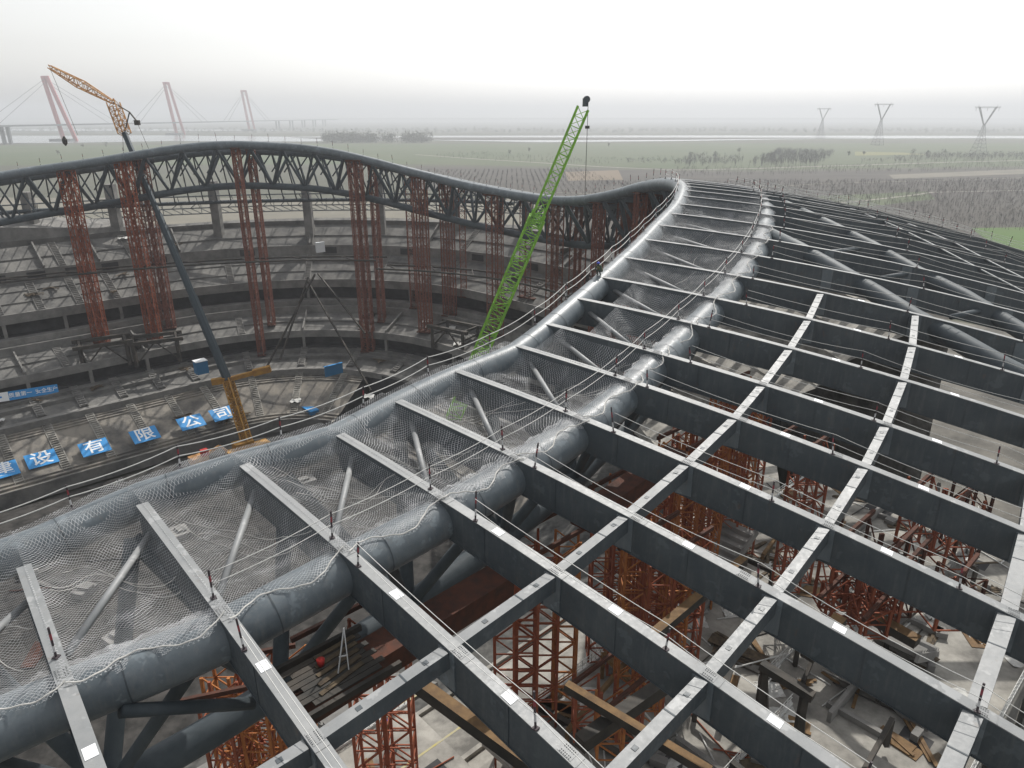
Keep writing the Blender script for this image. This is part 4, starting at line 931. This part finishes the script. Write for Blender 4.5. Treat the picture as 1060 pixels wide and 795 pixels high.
sheetpx('river', [(-300, 140.0), (60, 140.5), (160, 140), (300, 141.5), (450, 140.5), (700, 140.2), (1060, 140.6), (1400, 141), (1400, 144.5), (1000, 143.0), (850, 143.5), (700, 146), (560, 147.2), (430, 144.8), (310, 146.5), (180, 146), (60, 148), (-300, 150)], wz, 'water')
sheetpx('sandbar', [(300, 142.2), (560, 142.2), (800, 142.4), (900, 142.6), (700, 144.6), (520, 145.0), (340, 144.2)], wz + .3, brownf)
sheetpx('river', [(-300, 133.5), (150, 133.6), (350, 135.0), (150, 135.5), (-300, 135.2)], wz, 'water')
sheetpx('far_bank', [(-300, 127), (1400, 127), (1400, 138.5), (700, 138), (-300, 138)], -68.3, mat('far_bank_woods', (.05, .06, .045), .95, 0, col2=(.10, .10, .08), scale=.002, aniso=(.3, 1, 1)))
mb = MB(); R2 = []
for p in BP: R2.append([bw(p, 64, -68.2), bw(p, 210, -68.2)])
mb.grid([list(reversed(r)) for r in R2], wrap=True); struct(mb.build('paved_ground', mat('muddy_paving', (.05, .048, .042), .95, 0, col2=(.16, .15, .13), scale=.08, detail=12)))
# woods of bare trees: nobody could count them
def wood(name, poly, n, h, spread, m, brn=5, z=-68.3):
    P = [atz(x, y, z) for x, y in poly]; xs = [p.x for p in P]; ys = [p.y for p in P]; mb = MB(); c = 0
    def inside(x, y):
        r = False; j = len(P) - 1
        for i in range(len(P)):
            if (P[i].y > y) != (P[j].y > y) and x < (P[j].x - P[i].x) * (y - P[i].y) / (P[j].y - P[i].y) + P[i].x: r = not r
            j = i
        return r
    rnd = random.Random(3)
    while c < n:
        x, y = rnd.uniform(min(xs), max(xs)), rnd.uniform(min(ys), max(ys))
        if not inside(x, y): continue
        if spread: x = round(x / spread) * spread + rnd.uniform(-.6, .6)
        c += 1; hh = h * rnd.uniform(.7, 1.2); r = .012 * h
        p = V((x, y, z)); vs = []; fs = []
        def spike(a, b, r):
            d = V((1, .3, 0)) * r; e = V((-.3, 1, 0)) * r; k = len(vs); vs.extend([a - d, a + d, b, a - e, a + e, b]); fs.extend([(k, k + 1, k + 2), (k + 3, k + 4, k + 5)])
        spike(p, p + V((0, 0, hh)), r * 1.5)
        for q in range(brn):
            a = p + V((0, 0, hh * rnd.uniform(.25, .6))); an = rnd.uniform(0, 6.28); spike(a, a + V((math.cos(an) * hh * .28, math.sin(an) * hh * .28, hh * rnd.uniform(.2, .45))), r * 1.3)
        mb.add(vs, fs)
    return struct(mb.build(name, m), 'stuff')
wood('bare_plantation', [(620, 190), (900, 188), (1100, 186), (1150, 236), (1000, 240), (900, 214), (700, 206)], 4200, 5, 6, 'twig', 5)
wood('bare_plantation', [(440, 178), (600, 176), (640, 188), (620, 205), (440, 190)], 1200, 4.5, 6, 'twig', 4)
wood('tall_bare_wood', [(770, 173), (846, 172), (864, 160), (806, 158)], 460, 13, 0, 'wood_far', 9)
wood('tall_bare_wood', [(690, 173), (768, 172), (770, 164), (716, 162)], 160, 10, 0, 'wood_far', 8)
wood('tall_bare_wood', [(880, 170), (1080, 168), (1080, 162), (960, 160)], 330, 9, 0, 'wood_far', 8)
wood('tall_bare_wood', [(440, 163), (560, 170), (640, 172), (650, 166), (480, 158)], 200, 6, 0, 'wood_far', 7)
wood('roadside_saplings', [(700, 175), (1060, 169), (1060, 176), (700, 184)], 600, 6, 8, 'twig', 4)
def crown(mb, c, r, n, rnd, leaf=.5):
    for _ in range(n):
        d = V((rnd.gauss(0, 1), rnd.gauss(0, 1), rnd.gauss(0, .8))); d.normalize(); p = c + d * (r * rnd.uniform(.35, 1) * (1 + .25 * math.sin(d.x * 5 + d.z * 4)))
        a, b = V((rnd.gauss(0, 1), rnd.gauss(0, 1), rnd.gauss(0, 1))).normalized() * leaf, V((rnd.gauss(0, 1), rnd.gauss(0, 1), rnd.gauss(0, 1))).normalized() * leaf
        mb.add([p - a, p + b, p + a, p - b], [(0, 1, 2, 3)])
def far_wood(name, pts, hpx_h, n):                                    # masses across the river bank
    mb = MB(); rnd = random.Random(5)
    for x, y in [(x + (q - 1) * 2.2, y) for x, y in pts for q in range(3)]:
        for _ in range(n):
            p = atz(x + rnd.uniform(-3, 3), y + rnd.uniform(-.4, .4), -68.2); h_ = hpx_h * rnd.uniform(.6, 1.15); [crown(mb, p + V((rnd.uniform(-5, 5), rnd.uniform(-5, 5), h_ * q)), h_ * .38, 14, rnd, hpx_h * .07) for q in (.3, .55, .8)]
    return struct(mb.build(name, 'wood_far'), 'stuff')
far_wood('far_woodland', [(x, 147.5) for x in range(338, 392, 5)], 26, 3)
far_wood('far_woodland', [(x, 147.5) for x in range(420, 444, 5)], 26, 3)
far_wood('far_woodland', [(399, 147.5), (403, 147.5), (406, 147.5)], 24, 2)
far_wood('far_woodland', [(x, 137.0 + .6 * math.sin(x * .1)) for x in range(-40, 1100, 9)], 20, 1)
far_wood('hedgerow', [(x, 165 - (x - 780) * .01) for x in range(960, 1075, 6)], 9, 1)
far_wood('hedgerow', [(x, 168 + 1.2 * math.sin(x)) for x in list(range(650, 760, 9))], 8, 1)
tl = [(715, 164, 12), (740, 163, 11), (765, 160, 13), (797, 166, 15), (815, 164, 17), (834, 164, 18), (851, 162, 15), (878, 161, 9), (894, 160, 8), (945, 160, 12), (960, 161, 10), (977, 160, 11), (586, 158, 9), (630, 152, 10), (548, 157, 9), (528, 159, 8), (110, 152, 12), (86, 153, 10), (60, 160, 9)]
rnd = random.Random(9)
for j, (x, y, hh) in enumerate(tl):
    p = atz(x, y, -68.3); o = thing('tree', p, 'hazy grey-green tree on the plain beyond the stadium, %s counted from the left' % od(1 + sorted(q[0] for q in tl).index(x)), 'tree', 'separate trees on the plain')
    mb = MB(); mb.tube([p, p + V((0, 0, hh * .5)), p + V((.3, 0, hh * .8))], [.4, .28, .1], 6)
    for q in range(5): an = rnd.uniform(0, 6.3); mb.tube([p + V((0, 0, hh * .4)), p + V((math.cos(an) * hh * .25, math.sin(an) * hh * .25, hh * .75))], [.18, .05], 4)
    mb.build('trunk', 'trunk', o)
    mb = MB(); 
    for q in range(7): crown(mb, p + V((rnd.uniform(-1, 1) * hh * .3, rnd.uniform(-1, 1) * hh * .25, hh * rnd.uniform(.25, .85))), hh * .22, 45, rnd, .42)
    mb.build('crown', 'leaf', o)
# power pylons
for j, (x, yb, D, hgt, w, lab) in enumerate(((1012, 160, 0, 84, 30, 'nearest lattice power pylon with a Y head, at the right'), (908, 150, 0, 96, 32, 'middle hazy power pylon with a Y head'), (849, 142, 0, 92, 30, 'faintest and farthest power pylon'))):
    p = atz(x, yb, -68.3); o = thing('power_pylon', p, lab, 'power pylon', 'lattice power pylons on the plain')
    r = .45 * (1 + j * .35); mb = MB(); hw = hgt * .62; cs = [(-1, -1), (1, -1), (1, 1), (-1, 1)]; lv = [i / 8 for i in range(9)]
    Q = [[p + V((cx_ * (9.5 * (1 - f) ** 1.2 + 1.6), cy_ * (9.5 * (1 - f) ** 1.2 + 1.6), hw * f)) for cx_, cy_ in cs] for f in lv]
    for i in range(8):
        for c in range(4): mb.bar(Q[i][c], Q[i + 1][c], r); mb.bar(Q[i][c], Q[i + 1][(c + 1) % 4], r * .6); mb.bar(Q[i][c], Q[i][(c + 1) % 4], r * .6)
    mb.build('body', 'pyl', o)
    mb = MB()
    for sg in (-1, 1):
        a, b = p + V((sg * 1.2, 0, hw)), p + V((sg * 17, 0, hgt)); 
        for e in (-1, 1): mb.bar(a + V((0, e, 0)), b + V((0, e * .6, 0)), r); mb.bar(a + V((sg * -1, e, 0)), b + V((-sg * 2.5, e * .6, 0)), r)
        for q in range(6): f = q / 6; mb.bar(a + (b - a) * f, a + (b - a) * (f + .16) + V((-sg * 2.2, 0, 0)), r * .6)
        mb.bar(b, b + V((sg * .5, 0, 4)), r * .7)
    mb.build('fork_arm', 'pyl', o)
    mb = MB(); 
    for e in (0, 1.8): mb.bar(p + V((-24, 0, hgt - e)), p + V((24, 0, hgt - e)), r)
    for q in range(12): mb.bar(p + V((-24 + q * 4, 0, hgt - 1.8 * (q % 2))), p + V((-24 + (q + 1) * 4, 0, hgt - 1.8 * ((q + 1) % 2))), r * .6)
    mb.build('cross_arm', 'pyl', o)
    for q in (-21, 0, 21):
        mb = MB(); mb.bar(p + V((q, 0, hgt - 2)), p + V((q, 0, hgt - 7)), r * .8); mb.build('insulator', 'pyl', o)
# cable-stayed bridge
BX = -1300; zd = -24
br = thing('cable_stayed_bridge', (BX, 2700, -68), 'hazy long river bridge with three red slanting towers, at the left horizon', 'bridge')
mb = MB(); mb.bar((BX, 1500, zd), (BX, 5600, zd), 30, 4); mb.build('deck', 'deckc', br)
for D, topy, xt_, xl, xr in ((2062, 80, 60.5, 69, 77.5), (2757, 86, 181.5, 185.5, 191), (3543, 94, 258.5, 260.5, 264.5)):
    y0 = D * 1.056; ztop = at(62, topy, D).z; mb = MB(); x0 = at(xt_, topy, D).x
    for e, xx in enumerate((xl, xr)):
        q = at(xx, 141, D * .985 + 0); sc_ = 2.0 * D / 736
        mb.bar((x0 + (e * 2 - 1) * sc_, y0, ztop), (xx * 1.0 and at(xx, 140, D).x, y0 - 10 + e * 20, -72), 7.5, 9)
    mb.bar((x0 - 7, y0, ztop - 4), (x0 + 7, y0, ztop - 4), 7, 9); tw = mb.build('tower', 'pink', br)
    mb = MB()
    for sg in (-1, 1):
        for q in range(2):
            mb.bar((x0, y0, ztop - 6 - q * 9), (BX, y0 + sg * (330 - q * 60), zd), .7 * D / 2062)
    mb.build('stay_cables', 'pyl', br)
    mb = MB(); mb.box((BX, y0, -66), 60, 40, 8); mb.build('pier_base', 'deckc', br)
for y0 in list(range(1560, 2000, 75)) + list(range(4200, 5500, 260)):
    mb = MB(); mb.bar((BX - 8, y0, -70), (BX - 8, y0, zd), 7); mb.bar((BX + 8, y0, -70), (BX + 8, y0, zd), 7); mb.build('pier', 'deckc', br)
# haze box
mb = MB(); mb.box((0, 4000, 20), 15000, 11600, 2 * 90.6); hz = mb.build('haze', 'steel', base=(0, 4000, 0)); struct(hz, 'stuff')
hm = bpy.data.materials.new('haze_air'); hm.use_nodes = True; nt = hm.node_tree; nt.nodes.clear(); out = nt.nodes.new('ShaderNodeOutputMaterial'); pv = nt.nodes.new('ShaderNodeVolumePrincipled')
pv.inputs['Color'].default_value = (.70, .72, .76, 1); pv.inputs['Density'].default_value = HAZE = .00027; pv.inputs['Anisotropy'].default_value = .25
nt.links.new(pv.outputs[0], out.inputs['Volume']); hz.data.materials.clear(); hz.data.materials.append(hm)
# world and sun
SE, SAZ = math.radians(48), math.radians(21)                       # sun ahead of the camera and to the right
w = bpy.data.worlds.new('World'); sc.world = w; w.use_nodes = True; nt = w.node_tree; bg = nt.nodes['Background']
sky = nt.nodes.new('ShaderNodeTexSky'); sky.sky_type = 'NISHITA'; sky.sun_disc = False; sky.sun_elevation = SE; sky.sun_rotation = SAZ; sky.air_density = 1.45; sky.dust_density = 2.0; sky.ozone_density = 1.5; sky.altitude = 0
hs = nt.nodes.new('ShaderNodeHueSaturation'); hs.inputs['Saturation'].default_value = .12
nt.links.new(sky.outputs[0], hs.inputs['Color']); nt.links.new(hs.outputs[0], bg.inputs['Color']); bg.inputs['Strength'].default_value = .15
sl = bpy.data.lights.new('sun', 'SUN'); sl.energy = 3.7; sl.angle = math.radians(.5); sl.color = (1, .96, .9); so = bpy.data.objects.new('sun', sl); COL.objects.link(so)
sd = V((math.sin(SAZ) * math.cos(SE), math.cos(SAZ) * math.cos(SE), math.sin(SE))); so.rotation_euler = sd.to_track_quat('Z', 'Y').to_euler(); so.location = (0, 0, 200)
sc.view_settings.view_transform = 'Standard'; sc.view_settings.look = 'None'; sc.view_settings.exposure = .2; sc.view_settings.gamma = 1
sc.cycles.transparent_max_bounces = 16; sc.cycles.max_bounces = 5; sc.cycles.volume_bounces = 1
